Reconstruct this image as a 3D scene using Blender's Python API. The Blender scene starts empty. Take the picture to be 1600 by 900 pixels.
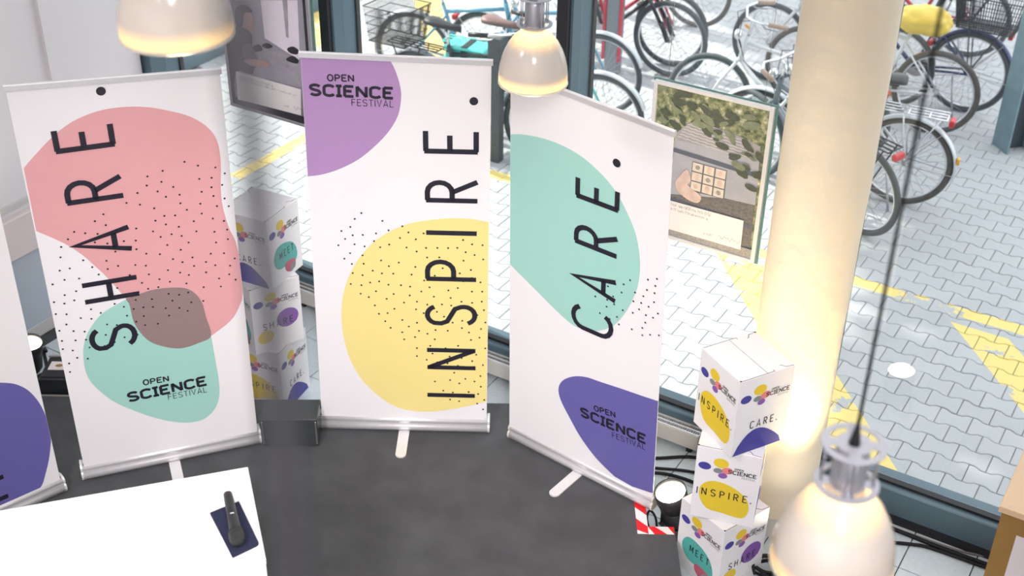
import bpy, bmesh, math, random
from mathutils import Vector, Matrix, noise
random.seed(7)
scene = bpy.context.scene
COL = scene.collection
PI = math.pi

# ------------------------------------------------------------------ camera
CAM_PITCH, CAM_ROLL, CAM_H = 0.56102, 0.016622, 4.1561
cam_data = bpy.data.cameras.new('camera')
cam_data.sensor_width = 36.0
cam_data.lens = 45.0                      # 2000 px focal length on a 1600 px wide frame
cam_data.clip_start = 0.05
cam_data.dof.use_dof = True
cam_data.dof.focus_distance = 5.7
cam_data.dof.aperture_fstop = 2.5
cam = bpy.data.objects.new('camera', cam_data)
COL.objects.link(cam)
cp, sp = math.cos(CAM_PITCH), math.sin(CAM_PITCH)
cr, sr = math.cos(CAM_ROLL), math.sin(CAM_ROLL)
_r, _u, _w = Vector((1, 0, 0)), Vector((0, sp, cp)), Vector((0, cp, -sp))
R_ = cr * _r + sr * _u
U_ = -sr * _r + cr * _u
cam.matrix_world = Matrix(((R_.x, U_.x, -_w.x, 0), (R_.y, U_.y, -_w.y, 0), (R_.z, U_.z, -_w.z, CAM_H), (0, 0, 0, 1)))
scene.camera = cam

# ------------------------------------------------------------------ view, sky, sun, added fill lights
scene.view_settings.view_transform = 'Standard'
scene.view_settings.look = 'None'
scene.view_settings.gamma = 1.0
scene.view_settings.exposure = 0.0
scene.view_settings.use_curve_mapping = False
SKY_STRENGTH, SUN_STRENGTH, ROOM_STRENGTH = 2.3, 7.0, 1.0
world = bpy.data.worlds.new('sky')
scene.world = world
world.use_nodes = True
_bg = world.node_tree.nodes['Background']
_bg.inputs['Color'].default_value = (0.93, 0.95, 1.0, 1)
_bg.inputs['Strength'].default_value = SKY_STRENGTH
# window frame of reference: s runs along the window wall, d runs outwards through the glass
TH = math.radians(31)
E_, N_ = Vector((math.cos(TH), -math.sin(TH), 0)), Vector((math.sin(TH), math.cos(TH), 0))
def W(s, d, z=0.0):
    return E_ * s + N_ * d + Vector((0, 0, z))
sun_data = bpy.data.lights.new('sun', 'SUN')
sun_data.energy = SUN_STRENGTH
sun_data.angle = math.radians(0.6)
sun_data.color = (1.0, 0.95, 0.86)
sun = bpy.data.objects.new('sun', sun_data)
COL.objects.link(sun)
SUN_EL = math.radians(38)
_sd = Vector((0.80 * math.cos(SUN_EL), -0.60 * math.cos(SUN_EL), -math.sin(SUN_EL)))
sun.rotation_euler = _sd.to_track_quat('-Z', 'Y').to_euler()
def area(name, loc, size, size_y, power, color, target=None):
    l = bpy.data.lights.new(name, 'AREA')
    l.shape = 'RECTANGLE'; l.size = size; l.size_y = size_y; l.energy = power; l.color = color
    o = bpy.data.objects.new(name, l); COL.objects.link(o)
    o.location = loc
    if target is not None:
        o.rotation_euler = (Vector(target) - Vector(loc)).to_track_quat('-Z', 'Y').to_euler()
    else:
        o.rotation_euler = (0, 0, -TH)
    return o
area('ceiling_fill', W(-2.6, 1.2, 5.7), 5.0, 3.0, 45 * ROOM_STRENGTH, (1.0, 0.93, 0.89))  # unseen panels added under the ceiling to light the room
area('ceiling_fill', W(1.5, 0.5, 5.7), 3.5, 3.0, 38 * ROOM_STRENGTH, (1.0, 0.93, 0.89))
area('hall_fill', W(-1.0, -3.3, 2.9), 6.5, 3.0, 100 * ROOM_STRENGTH, (1.0, 0.94, 0.95), target=W(-2.2, 4.5, 0.3))  # unseen frontal panel added to brighten the banner fronts

def fill_spot(loc, target, power, deg):  # unseen spots added to brighten the lower banners and the cartons
    l = bpy.data.lights.new('added_spot', 'SPOT'); l.energy = power; l.spot_size = math.radians(deg); l.spot_blend = 1.0
    l.shadow_soft_size = 0.45; l.color = (1.0, 0.95, 0.96)
    o = bpy.data.objects.new('added_spot', l); COL.objects.link(o); o.location = loc
    o.rotation_euler = (Vector(target) - Vector(loc)).to_track_quat('-Z', 'Y').to_euler()
fill_spot((-2.0, -0.6, 4.9), (-1.5, 4.7, 0.1), 900 * ROOM_STRENGTH, 44)
fill_spot((0.2, -0.8, 4.9), (-0.2, 4.8, 0.1), 1080 * ROOM_STRENGTH, 44)
fill_spot((-3.4, 1.9, 4.9), (0.95, 4.45, 0.55), 480 * ROOM_STRENGTH, 30)  # added to brighten the left faces of the right cartons

# ------------------------------------------------------------------ materials
def nodes_of(m):
    m.use_nodes = True
    return m.node_tree.nodes, m.node_tree.links, m.node_tree.nodes['Principled BSDF']
def mat(name, color, rough=0.5, metal=0.0, spec=0.5, var=0.0, scale=20.0, bump=0.0, bscale=None, coords='Object', alpha=None, trans=0.0):
    m = bpy.data.materials.new(name)
    n, l, b = nodes_of(m)
    c = tuple(color) + (1.0,)
    b.inputs['Base Color'].default_value = c
    b.inputs['Roughness'].default_value = rough
    b.inputs['Metallic'].default_value = metal
    b.inputs['Specular IOR Level'].default_value = spec
    if trans: b.inputs['Transmission Weight'].default_value = trans
    if var or bump:
        tc = n.new('ShaderNodeTexCoord')
        nz = n.new('ShaderNodeTexNoise'); nz.inputs['Scale'].default_value = scale; nz.inputs['Detail'].default_value = 5
        l.new(tc.outputs[coords], nz.inputs['Vector'])
        if var:
            hs = n.new('ShaderNodeMixRGB'); hs.blend_type = 'MIX'
            hs.inputs[1].default_value = tuple(x * (1 - var) for x in color) + (1,)
            hs.inputs[2].default_value = tuple(min(1, x * (1 + var)) for x in color) + (1,)
            l.new(nz.outputs['Fac'], hs.inputs[0]); l.new(hs.outputs[0], b.inputs['Base Color'])
        if bump:
            src = nz
            if bscale:
                src = n.new('ShaderNodeTexNoise'); src.inputs['Scale'].default_value = bscale; src.inputs['Detail'].default_value = 3
                l.new(tc.outputs[coords], src.inputs['Vector'])
            bp = n.new('ShaderNodeBump'); bp.inputs['Strength'].default_value = bump; bp.inputs['Distance'].default_value = 0.01
            l.new(src.outputs['Fac'], bp.inputs['Height']); l.new(bp.outputs[0], b.inputs['Normal'])
    return m
def srgb(r, g, b):
    f = lambda c: (c / 255 / 12.92) if c / 255 <= 0.04045 else ((c / 255 + 0.055) / 1.055) ** 2.4
    return (f(r), f(g), f(b))
def emit(name, color, strength):
    m = bpy.data.materials.new(name); m.use_nodes = True
    n, l = m.node_tree.nodes, m.node_tree.links
    n.remove(n['Principled BSDF'])
    e = n.new('ShaderNodeEmission'); e.inputs[0].default_value = tuple(color) + (1,); e.inputs[1].default_value = strength
    l.new(e.outputs[0], n['Material Output'].inputs[0])
    return m
M = {}
M['vinyl'] = mat('banner_vinyl', (0.84, 0.82, 0.83), 0.38, var=0.015, scale=3, bump=0.02, bscale=4)
M['alu'] = mat('brushed_aluminium', (0.74, 0.73, 0.75), 0.36, 0.45, var=0.05, scale=60)
M['alu_white'] = mat('matt_aluminium', (0.78, 0.77, 0.77), 0.45, 0.3, var=0.04, scale=40)
M['cap'] = mat('cream_plastic', (0.62, 0.58, 0.48), 0.5, var=0.04)
M['black_ink'] = mat('black_ink', (0.018, 0.016, 0.028), 0.45, var=0.1)
M['pink'] = mat('coral_ink', (0.74, 0.37, 0.38), 0.4, var=0.02)
M['mint'] = mat('mint_ink', (0.355, 0.64, 0.565), 0.4, var=0.02)
M['brown'] = mat('taupe_ink', (0.29, 0.205, 0.20), 0.4, var=0.02)
M['purple'] = mat('lilac_ink', (0.42, 0.255, 0.48), 0.4, var=0.02)
M['yellow'] = mat('lemon_ink', (0.86, 0.725, 0.275), 0.4, var=0.02)
M['violet'] = mat('violet_ink', (0.135, 0.12, 0.37), 0.4, var=0.02)
M['card'] = mat('white_card', (0.80, 0.78, 0.79), 0.6, var=0.02, scale=8, bump=0.03, bscale=60)
M['card_yellow'] = mat('card_yellow_ink', (0.76, 0.55, 0.03), 0.55, var=0.03)
M['card_blue'] = mat('card_blue_ink', (0.055, 0.05, 0.30), 0.55, var=0.03)
M['card_teal'] = mat('card_teal_ink', (0.09, 0.42, 0.37), 0.55, var=0.03)
M['card_purple'] = mat('card_purple_ink', (0.23, 0.10, 0.38), 0.55, var=0.03)
M['card_pink'] = mat('card_pink_ink', (0.76, 0.22, 0.22), 0.55, var=0.03)
M['card_grey'] = mat('card_grey_ink', (0.22, 0.24, 0.24), 0.55, var=0.03)
M['card_red'] = mat('card_red_ink', (0.5, 0.10, 0.16), 0.55, var=0.03)
M['slot'] = mat('dark_slot', (0.02, 0.02, 0.025), 0.8, var=0.1)
M['carpet'] = mat('dark_carpet', (0.080, 0.082, 0.088), 0.95, spec=0.2, var=0.38, scale=5.5, bump=0.4, bscale=260)
M['carpet_edge'] = mat('carpet_edge', (0.03, 0.03, 0.034), 0.9, var=0.2)
M['trim_metal'] = mat('edge_trim', (0.5, 0.46, 0.44), 0.4, 0.6, var=0.05)
M['tile'] = mat('floor_tile', (0.50, 0.56, 0.59), 0.42, var=0.14, scale=38, bump=0.05, bscale=120)
M['grout'] = mat('dark_grout', (0.05, 0.055, 0.06), 0.9, var=0.2)
M['wall'] = mat('white_plaster', (0.80, 0.765, 0.79), 0.8, var=0.02, scale=3, bump=0.02, bscale=80)
M['wall_low'] = mat('skylight_tinted_panel', (0.50, 0.55, 0.62), 0.5, var=0.03, scale=2)  # bluish skylight on the lower wall put into its colour
M['ledge'] = mat('pinkish_ledge', (0.76, 0.66, 0.66), 0.6, var=0.02, scale=3)  # pinkish base colour over the whole ledge
M['ceiling'] = mat('ceiling_paint', (0.75, 0.74, 0.73), 0.9, var=0.02)
M['frame'] = mat('teal_grey_frame', (0.095, 0.15, 0.185), 0.42, 0.1, var=0.08, scale=3)
M['gasket'] = mat('black_rubber', (0.012, 0.013, 0.017), 0.6, var=0.1)
M['convector'] = mat('cream_enamel', (0.66, 0.63, 0.58), 0.45, var=0.02)
M['column'] = mat('column_cloth', (0.82, 0.72, 0.56), 0.75, var=0.09, scale=2.2, bump=0.9, bscale=9)
M['column_base'] = mat('column_base_paint', (0.62, 0.60, 0.58), 0.7, var=0.04)
M['white_top'] = mat('white_laminate', (0.88, 0.87, 0.89), 0.35, var=0.01)
M['navy'] = mat('navy_felt', (0.022, 0.025, 0.055), 0.9, spec=0.2, var=0.2, scale=60, bump=0.3, bscale=300)
M['black_plastic'] = mat('black_plastic', (0.018, 0.019, 0.021), 0.42, var=0.15, scale=30)
M['mic_mesh'] = mat('dark_mic_mesh', (0.03, 0.034, 0.032), 0.5, 0.4, var=0.3, scale=300, bump=0.6, bscale=400)
M['gloss_black'] = mat('gloss_black_panel', (0.042, 0.048, 0.05), 0.16, var=0.15, scale=4)
M['cable'] = mat('black_cable', (0.008, 0.008, 0.010), 0.6, spec=0.25, var=0.15)
M['grey_cable'] = mat('grey_cable', (0.16, 0.14, 0.15), 0.6, var=0.1)
M['steel'] = mat('satin_steel', (0.42, 0.42, 0.45), 0.38, 0.8, var=0.05, scale=30)
M['steel_ring'] = mat('grey_ring_paint', (0.40, 0.40, 0.45), 0.45, 0.35, var=0.04, scale=30)
M['zinc'] = mat('galvanised_steel', (0.20, 0.30, 0.35), 0.5, 0.35, var=0.3, scale=9, bump=0.05, bscale=30)
M['zinc_dark'] = mat('shaded_zinc', (0.06, 0.075, 0.095), 0.5, 0.3, var=0.35, scale=6)  # darker copy of the galvanised steel; the web's shade is in the colour
M['wood_light'] = mat('light_birch', (0.72, 0.50, 0.30), 0.4, var=0.08, scale=6)
M['wood_front'] = mat('amber_wood', (0.30, 0.16, 0.035), 0.5, var=0.15, scale=5)
M['paper'] = mat('paper', (0.72, 0.66, 0.66), 0.7, var=0.02)
M['tape_white'] = mat('white_tape', (0.82, 0.80, 0.79), 0.5, var=0.02)
M['tape_red'] = mat('red_tape', (0.75, 0.012, 0.018), 0.5, var=0.05)
M['tyre'] = mat('tyre_rubber', (0.075, 0.09, 0.10), 0.7, var=0.3, scale=30, bump=0.3, bscale=150)
M['tyre_brown'] = mat('worn_tyre_rubber', (0.10, 0.095, 0.09), 0.75, var=0.35, scale=20)
M['chrome'] = mat('chrome', (0.75, 0.77, 0.8), 0.22, 0.9, var=0.05)
M['silver'] = mat('silver_fender', (0.60, 0.64, 0.67), 0.35, 0.5, var=0.06)
M['b_blue'] = mat('sky_blue_enamel', (0.13, 0.34, 0.48), 0.35, var=0.08)
M['b_mint'] = mat('mint_enamel', (0.10, 0.62, 0.56), 0.35, var=0.06)
M['b_white'] = mat('white_enamel', (0.72, 0.75, 0.77), 0.35, var=0.05)
M['b_black'] = mat('black_enamel', (0.022, 0.026, 0.032), 0.35, var=0.15)
M['b_red'] = mat('red_enamel', (0.50, 0.03, 0.06), 0.35, var=0.1)
M['b_grey'] = mat('grey_enamel', (0.19, 0.22, 0.25), 0.35, var=0.1)
M['b_navy'] = mat('navy_enamel', (0.03, 0.05, 0.15), 0.4, var=0.1)
M['saddle_black'] = mat('black_saddle', (0.03, 0.036, 0.042), 0.5, var=0.2)
M['saddle_brown'] = mat('brown_saddle', (0.22, 0.14, 0.13), 0.5, var=0.15)
M['grip_brown'] = mat('brown_grip', (0.42, 0.31, 0.24), 0.6, var=0.15)
M['reflector'] = mat('amber_reflector', (0.85, 0.40, 0.02), 0.3, var=0.1)
M['red_lens'] = mat('red_lens', (0.55, 0.02, 0.03), 0.25, var=0.1)
M['bag'] = mat('yellow_plastic_bag', (0.86, 0.62, 0.10), 0.4, var=0.12, scale=5, bump=0.2, bscale=12)
M['post'] = mat('bollard_paint', (0.07, 0.085, 0.09), 0.5, var=0.15)
M['bed'] = mat('sand_joint', (0.27, 0.27, 0.265), 0.95, var=0.2, scale=30, coords='Object')
M['bark'] = mat('tree_bark', (0.12, 0.08, 0.05), 0.9, var=0.3)
M['leaf'] = mat('tree_leaf', (0.05, 0.12, 0.03), 0.6, var=0.3)

def glass_mat():
    m = bpy.data.materials.new('window_glass'); m.use_nodes = True
    n, l = m.node_tree.nodes, m.node_tree.links
    n.remove(n['Principled BSDF'])
    t = n.new('ShaderNodeBsdfTransparent'); t.inputs[0].default_value = (0.97, 0.985, 0.98, 1)
    g = n.new('ShaderNodeBsdfGlossy'); g.inputs['Roughness'].default_value = 0.0
    geo = n.new('ShaderNodeNewGeometry')
    def mth(op, a, c=None):
        q = n.new('ShaderNodeMath'); q.operation = op
        for i, v in enumerate((a, c)):
            if v is None: continue
            if isinstance(v, (int, float)): q.inputs[i].default_value = v
            else: l.new(v, q.inputs[i])
        return q.outputs[0]
    dp = n.new('ShaderNodeVectorMath'); dp.operation = 'DOT_PRODUCT'
    l.new(geo.outputs['Incoming'], dp.inputs[0]); l.new(geo.outputs['Normal'], dp.inputs[1])
    # Schlick reflectance of one face of the pane
    fr = mth('ADD', mth('MULTIPLY', mth('POWER', mth('SUBTRACT', 1.0, mth('ABSOLUTE', dp.outputs['Value'])), 5.0), 0.96), 0.035)
    x = n.new('ShaderNodeMixShader')
    l.new(fr, x.inputs[0]); l.new(t.outputs[0], x.inputs[1]); l.new(g.outputs[0], x.inputs[2])
    l.new(x.outputs[0], n['Material Output'].inputs[0])
    return m
M['glass'] = glass_mat()
def shade_mat():
    # reflector glass, prismatic rim; glow placed by raising translucency at neck and rim
    m = bpy.data.materials.new('opal_glass'); m.use_nodes = True
    n, l = m.node_tree.nodes, m.node_tree.links
    b = n['Principled BSDF']
    b.inputs['Base Color'].default_value = (0.50, 0.46, 0.42, 1); b.inputs['Roughness'].default_value = 0.16
    t = n.new('ShaderNodeBsdfTranslucent'); t.inputs[0].default_value = (0.95, 0.84, 0.64, 1)
    tc = n.new('ShaderNodeTexCoord'); sx = n.new('ShaderNodeSeparateXYZ'); l.new(tc.outputs['Object'], sx.inputs[0])
    rp = n.new('ShaderNodeValToRGB'); mr = n.new('ShaderNodeMapRange')
    mr.inputs['From Min'].default_value = 0.0; mr.inputs['From Max'].default_value = 0.22
    l.new(sx.outputs['Z'], mr.inputs['Value']); l.new(mr.outputs[0], rp.inputs[0])
    e = rp.color_ramp.elements
    e[0].position, e[0].color = 0.0, (0.75,) * 3 + (1,)
    e[1].position, e[1].color = 1.0, (0.6,) * 3 + (1,)
    for p, v in ((0.10, 0.55), (0.22, 0.10), (0.62, 0.06), (0.80, 0.40)):
        q = e.new(p); q.color = (v,) * 3 + (1,)
    x = n.new('ShaderNodeMixShader')
    l.new(rp.outputs[0], x.inputs[0]); l.new(b.outputs[0], x.inputs[1]); l.new(t.outputs[0], x.inputs[2])
    l.new(x.outputs[0], n['Material Output'].inputs[0])
    return m
M['opal'] = shade_mat()
M['rim_glass'] = mat('clear_rim_glass', (0.75, 0.72, 0.62), 0.08, trans=0.6)
M['bulb'] = emit('lamp_bulb', (1.0, 0.80, 0.50), 12.0)
M['flood_lens'] = emit('flood_lens', (1.0, 0.90, 0.70), 24.0)

def paver_mat():
    m = bpy.data.materials.new('grey_concrete_paver')
    n, l, b = nodes_of(m)
    b.inputs['Roughness'].default_value = 0.85; b.inputs['Specular IOR Level'].default_value = 0.3
    geo = n.new('ShaderNodeNewGeometry')
    def dot(v):
        x = n.new('ShaderNodeVectorMath'); x.operation = 'DOT_PRODUCT'
        l.new(geo.outputs['Position'], x.inputs[0]); x.inputs[1].default_value = v
        return x.outputs['Value']
    def mth(op, a, c, d=None):
        x = n.new('ShaderNodeMath'); x.operation = op
        for i, v in enumerate((a, c) if d is None else (a, c, d)):
            if isinstance(v, (int, float)): x.inputs[i].default_value = v
            else: l.new(v, x.inputs[i])
        return x.outputs[0]
    s, d = dot(E_), dot(N_)
    u = mth('MULTIPLY_ADD', d, 0.857, s)
    def between(v, a, c):
        return mth('MULTIPLY', mth('GREATER_THAN', v, a), mth('LESS_THAN', v, c))
    def both(*xs):
        r = xs[0]
        for x in xs[1:]: r = mth('MULTIPLY', r, x)
        return r
    nz = n.new('ShaderNodeTexNoise'); nz.inputs['Scale'].default_value = 5.0; nz.inputs['Detail'].default_value = 8; nz.inputs['Roughness'].default_value = 0.7
    l.new(geo.outputs['Position'], nz.inputs['Vector'])
    nf = nz.outputs['Fac']
    worn = mth('GREATER_THAN', nf, 0.40)
    wornline = mth('GREATER_THAN', nf, mth('ADD', 0.36, mth('MULTIPLY', between(s, -1.45, -1.02), 0.16)))
    line = both(between(d, 7.12, 7.23), between(s, -5.9, 1.0), wornline)
    h1 = both(between(u, 4.95, 5.30), between(d, 5.0, 7.03), worn)
    h2 = both(between(u, 3.38, 3.76), between(d, 5.0, 7.03), worn)
    edge = both(between(s, -6.10, -5.99), between(d, 5.2, 9.0), worn)
    h3 = both(between(u, -0.12, 0.22), between(d, 7.2, 10.6), between(s, -9.0, -6.1), worn)
    h4 = both(between(u, 1.35, 1.75), between(d, 7.25, 10.6), between(s, -9.0, -5.2), worn)
    tot = line
    for x in (h1, h2, edge, h3, h4): tot = mth('MAXIMUM', tot, x)
    big = n.new('ShaderNodeTexNoise'); big.inputs['Scale'].default_value = 1.3; big.inputs['Detail'].default_value = 4
    l.new(geo.outputs['Position'], big.inputs['Vector'])
    fine = n.new('ShaderNodeTexNoise'); fine.inputs['Scale'].default_value = 70; fine.inputs['Detail'].default_value = 3
    l.new(geo.outputs['Position'], fine.inputs['Vector'])
    oi = n.new('ShaderNodeObjectInfo')
    val = mth('ADD', mth('MULTIPLY', big.outputs['Fac'], 0.5), mth('ADD', mth('MULTIPLY', fine.outputs['Fac'], 0.3), mth('MULTIPLY', oi.outputs['Random'], 0.2)))
    ramp = n.new('ShaderNodeMixRGB'); ramp.inputs[1].default_value = (0.36, 0.38, 0.395, 1); ramp.inputs[2].default_value = (0.56, 0.58, 0.595, 1)
    l.new(val, ramp.inputs[0])
    mx = n.new('ShaderNodeMixRGB'); mx.inputs[2].default_value = (0.86, 0.68, 0.22, 1)
    l.new(mth('MULTIPLY', tot, 0.93), mx.inputs[0]); l.new(ramp.outputs[0], mx.inputs[1])
    l.new(mx.outputs[0], b.inputs['Base Color'])
    bp = n.new('ShaderNodeBump'); bp.inputs['Strength'].default_value = 0.25; bp.inputs['Distance'].default_value = 0.004
    l.new(fine.outputs['Fac'], bp.inputs['Height']); l.new(bp.outputs[0], b.inputs['Normal'])
    return m
M['paver'] = paver_mat()

# ------------------------------------------------------------------ builders
def link(name, me, parent=None, loc=None, rot=None):
    o = bpy.data.objects.new(name, me); COL.objects.link(o)
    if parent is not None: o.parent = parent
    if loc is not None: o.location = loc
    if rot is not None: o.rotation_euler = rot
    return o
def tag(o, label=None, cat=None, group=None, kind=None):
    if label: o['label'] = label
    if cat: o['category'] = cat
    if group: o['group'] = group
    if kind: o['kind'] = kind
    return o
def thing(name, label, cat, loc=(0, 0, 0), rz=0.0, group=None):
    o = link(name, None, None, loc, (0, 0, rz))
    return tag(o, label, cat, group)
class MB:
    """collects primitive shapes in one mesh, with one or more materials"""
    def __init__(self): self.v, self.f, self.mi, self.sm, self.mats = [], [], [], [], []
    def _m(self, m):
        if m not in self.mats: self.mats.append(m)
        return self.mats.index(m)
    def add(self, vs, fs, m=None, smooth=False, xf=None):
        b = len(self.v)
        for p in vs:
            p = Vector(p)
            self.v.append(tuple(xf @ p) if xf else tuple(p))
        k = self._m(m)
        for f in fs:
            self.f.append([b + i for i in f]); self.mi.append(k); self.sm.append(smooth)
        return self
    def box(self, c, s, m=None, rot=None, bevel=0.0):
        hx, hy, hz = s[0] / 2, s[1] / 2, s[2] / 2
        xf = Matrix.Translation(Vector(c))
        if rot is not None: xf = xf @ (rot if isinstance(rot, Matrix) else Matrix.Rotation(rot, 4, 'Z'))
        if bevel <= 0:
            vs = [(x, y, z) for z in (-hz, hz) for x, y in ((-hx, -hy), (hx, -hy), (hx, hy), (-hx, hy))]
            fs = [(3, 2, 1, 0), (4, 5, 6, 7), (0, 1, 5, 4), (1, 2, 6, 5), (2, 3, 7, 6), (3, 0, 4, 7)]
            return self.add(vs, fs, m, False, xf)
        b = min(bevel, hx * .9, hy * .9, hz * .9)
        ring = lambda ix, iy, z: [(sx * (hx - ix), sy * (hy - iy), z) for sx, sy in ((-1, -1), (1, -1), (1, 1), (-1, 1))]
        vs = ring(b, b, -hz) + ring(0, 0, -hz + b) + ring(0, 0, hz - b) + ring(b, b, hz)
        fs = [(3, 2, 1, 0), (12, 13, 14, 15)]
        for k in range(3):
            for i in range(4):
                a, c2 = 4 * k + i, 4 * k + (i + 1) % 4
                fs.append((a, c2, c2 + 4, a + 4))
        return self.add(vs, fs, m, False, xf)
    def lathe(self, prof, seg=24, m=None, smooth=True, xf=None, cap=True):
        vs, fs = [], []
        for r, z in prof:
            for i in range(seg):
                a = 2 * PI * i / seg; vs.append((r * math.cos(a), r * math.sin(a), z))
        for k in range(len(prof) - 1):
            for i in range(seg):
                j = (i + 1) % seg
                fs.append((k * seg + i, k * seg + j, (k + 1) * seg + j, (k + 1) * seg + i))
        self.add(vs, fs, m, smooth, xf)
        if cap:
            n = len(prof)
            self.add(vs[:seg], [tuple(reversed(range(seg)))], m, False, xf)
            self.add(vs[(n - 1) * seg:], [tuple(range(seg))], m, False, xf)
        return self
    def tube(self, pts, r, seg=8, m=None, closed=False, smooth=True, caps=True):
        pts = [Vector(p) for p in pts]; n = len(pts)
        rs = r if isinstance(r, (list, tuple)) else [r] * n
        vs, fs = [], []
        up = None
        for i, p in enumerate(pts):
            if closed: t = (pts[(i + 1) % n] - pts[i - 1]).normalized()
            else: t = (pts[min(i + 1, n - 1)] - pts[max(i - 1, 0)]).normalized()
            if up is None:
                up = Vector((0, 0, 1)) if abs(t.z) < 0.9 else Vector((1, 0, 0))
            a = up - t * up.dot(t)
            a = a.normalized() if a.length > 1e-6 else t.orthogonal().normalized()
            up = a; b = t.cross(a)
            for k in range(seg):
                q = 2 * PI * k / seg
                vs.append(p + (a * math.cos(q) + b * math.sin(q)) * rs[i])
        rng = n if closed else n - 1
        for i in range(rng):
            for k in range(seg):
                k2 = (k + 1) % seg; i2 = (i + 1) % n
                fs.append((i * seg + k, i * seg + k2, i2 * seg + k2, i2 * seg + k))
        if not closed and caps:
            fs.append(tuple(reversed(range(seg)))); fs.append(tuple(range((n - 1) * seg, n * seg)))
        return self.add(vs, fs, m, smooth)
    def sphere(self, c, r, m=None, seg=16, rings=10, sc=(1, 1, 1), fn=None):
        vs, fs = [], []
        for j in range(rings + 1):
            t = PI * j / rings
            for i in range(seg):
                a = 2 * PI * i / seg
                p = Vector((math.sin(t) * math.cos(a), math.sin(t) * math.sin(a), math.cos(t)))
                k = fn(p) if fn else 1.0
                vs.append(Vector(c) + Vector((p.x * sc[0], p.y * sc[1], p.z * sc[2])) * r * k)
        for j in range(rings):
            for i in range(seg):
                i2 = (i + 1) % seg
                fs.append((j * seg + i, (j + 1) * seg + i, (j + 1) * seg + i2, j * seg + i2))
        return self.add(vs, fs, m, True)
    def poly(self, pts, m=None, y=0.0, fn=None):
        """flat print: pts are (x, z) on a panel; fn maps (x, z, layer) to 3D"""
        fn = fn or (lambda x, z, k: (x, -k, z))
        vs = [fn(a, b, y) for a, b in pts]
        ar = sum(pts[i - 1][0] * pts[i][1] - pts[i][0] * pts[i - 1][1] for i in range(len(pts)))
        idx = list(range(len(pts)))
        if ar < 0: idx.reverse()
        return self.add(vs, [tuple(idx)], m)
    def prism(self, prof, x0, x1, m=None, smooth=False):
        """profile of (y, z) swept along x"""
        n = len(prof)
        vs = [(x0, y, z) for y, z in prof] + [(x1, y, z) for y, z in prof]
        fs = [(i, (i + 1) % n, n + (i + 1) % n, n + i) for i in range(n)]
        fs = [tuple(reversed(f)) for f in fs]
        fs += [tuple(range(n)), tuple(reversed(range(n, 2 * n)))]
        return self.add(vs, fs, m, smooth)
    def mesh(self, name):
        me = bpy.data.meshes.new(name)
        me.from_pydata(self.v, [], self.f)
        for m in self.mats:
            if m is not None: me.materials.append(m)
        me.polygons.foreach_set('material_index', self.mi)
        me.polygons.foreach_set('use_smooth', self.sm)
        me.update()
        return me
    def build(self, name, parent=None, m=None, fix=True, loc=None, rot=None):
        me = self.mesh(name)
        if m is not None:
            me.materials.clear(); me.materials.append(m)
            me.polygons.foreach_set('material_index', [0] * len(me.polygons))
        if fix:
            bm = bmesh.new(); bm.from_mesh(me)
            bmesh.ops.recalc_face_normals(bm, faces=bm.faces)
            bm.to_mesh(me); bm.free()
        return link(name, me, parent, loc, rot)

def arc(cx, cy, rx, ry, a0, a1, n=8):
    return [(cx + rx * math.cos(math.radians(a0 + (a1 - a0) * i / n)), cy + ry * math.sin(math.radians(a0 + (a1 - a0) * i / n))) for i in range(n + 1)]
# stroke letters: unit cap height; width factor, list of polylines
GLY = {
 'S': (0.46, [arc(.23, .76, .205, .215, 20, 180, 8)[:-1] + [(.03, .70), (.08, .58), (.38, .42), (.43, .30)] + arc(.23, .24, .205, .215, 0, -160, 8)]),
 'H': (0.44, [[(.02, 0), (.02, 1)], [(.42, 0), (.42, 1)], [(.02, .52), (.42, .52)]]),
 'A': (0.50, [[(.02, 0), (.25, .98), (.48, 0)], [(.09, .28), (.41, .28)]]),
 'R': (0.44, [[(.03, 0), (.03, 1)], [(.03, .97)] + arc(.20, .73, .20, .24, 90, -90, 8) + [(.03, .49)], [(.20, .49), (.42, 0)]]),
 'E': (0.42, [[(.03, 0), (.03, 1)], [(.03, .97), (.42, .97)], [(.03, .52), (.34, .52)], [(.03, .03), (.42, .03)]]),
 'I': (0.06, [[(.03, 0), (.03, 1)]]),
 'N': (0.46, [[(.03, 0), (.03, 1)], [(.03, .97), (.43, .03)], [(.43, 0), (.43, 1)]]),
 'P': (0.44, [[(.03, 0), (.03, 1)], [(.03, .97)] + arc(.20, .71, .20, .26, 90, -90, 8) + [(.03, .45)]]),
 'C': (0.46, [arc(.25, .74, .22, .24, 20, 180, 7) + arc(.25, .26, .22, .24, 180, 340, 7)]),
 'M': (0.56, [[(.03, 0), (.03, 1)], [(.03, .97), (.28, .25), (.53, .97)], [(.53, 0), (.53, 1)]]),
 'T': (0.44, [[(0, .97), (.44, .97)], [(.22, 0), (.22, .97)]]),
 'O': (0.50, [arc(.25, .5, .22, .48, 0, 360, 20)]),
 'F': (0.40, [[(.03, 0), (.03, 1)], [(.03, .97), (.40, .97)], [(.03, .52), (.34, .52)]]),
 'V': (0.48, [[(.02, 1), (.24, .02), (.46, 1)]]),
 'L': (0.38, [[(.03, 1), (.03, .03), (.38, .03)]]),
}
SERIF = {'I': [[(-.10, .97), (.16, .97)], [(-.10, .03), (.16, .03)]]}
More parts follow.
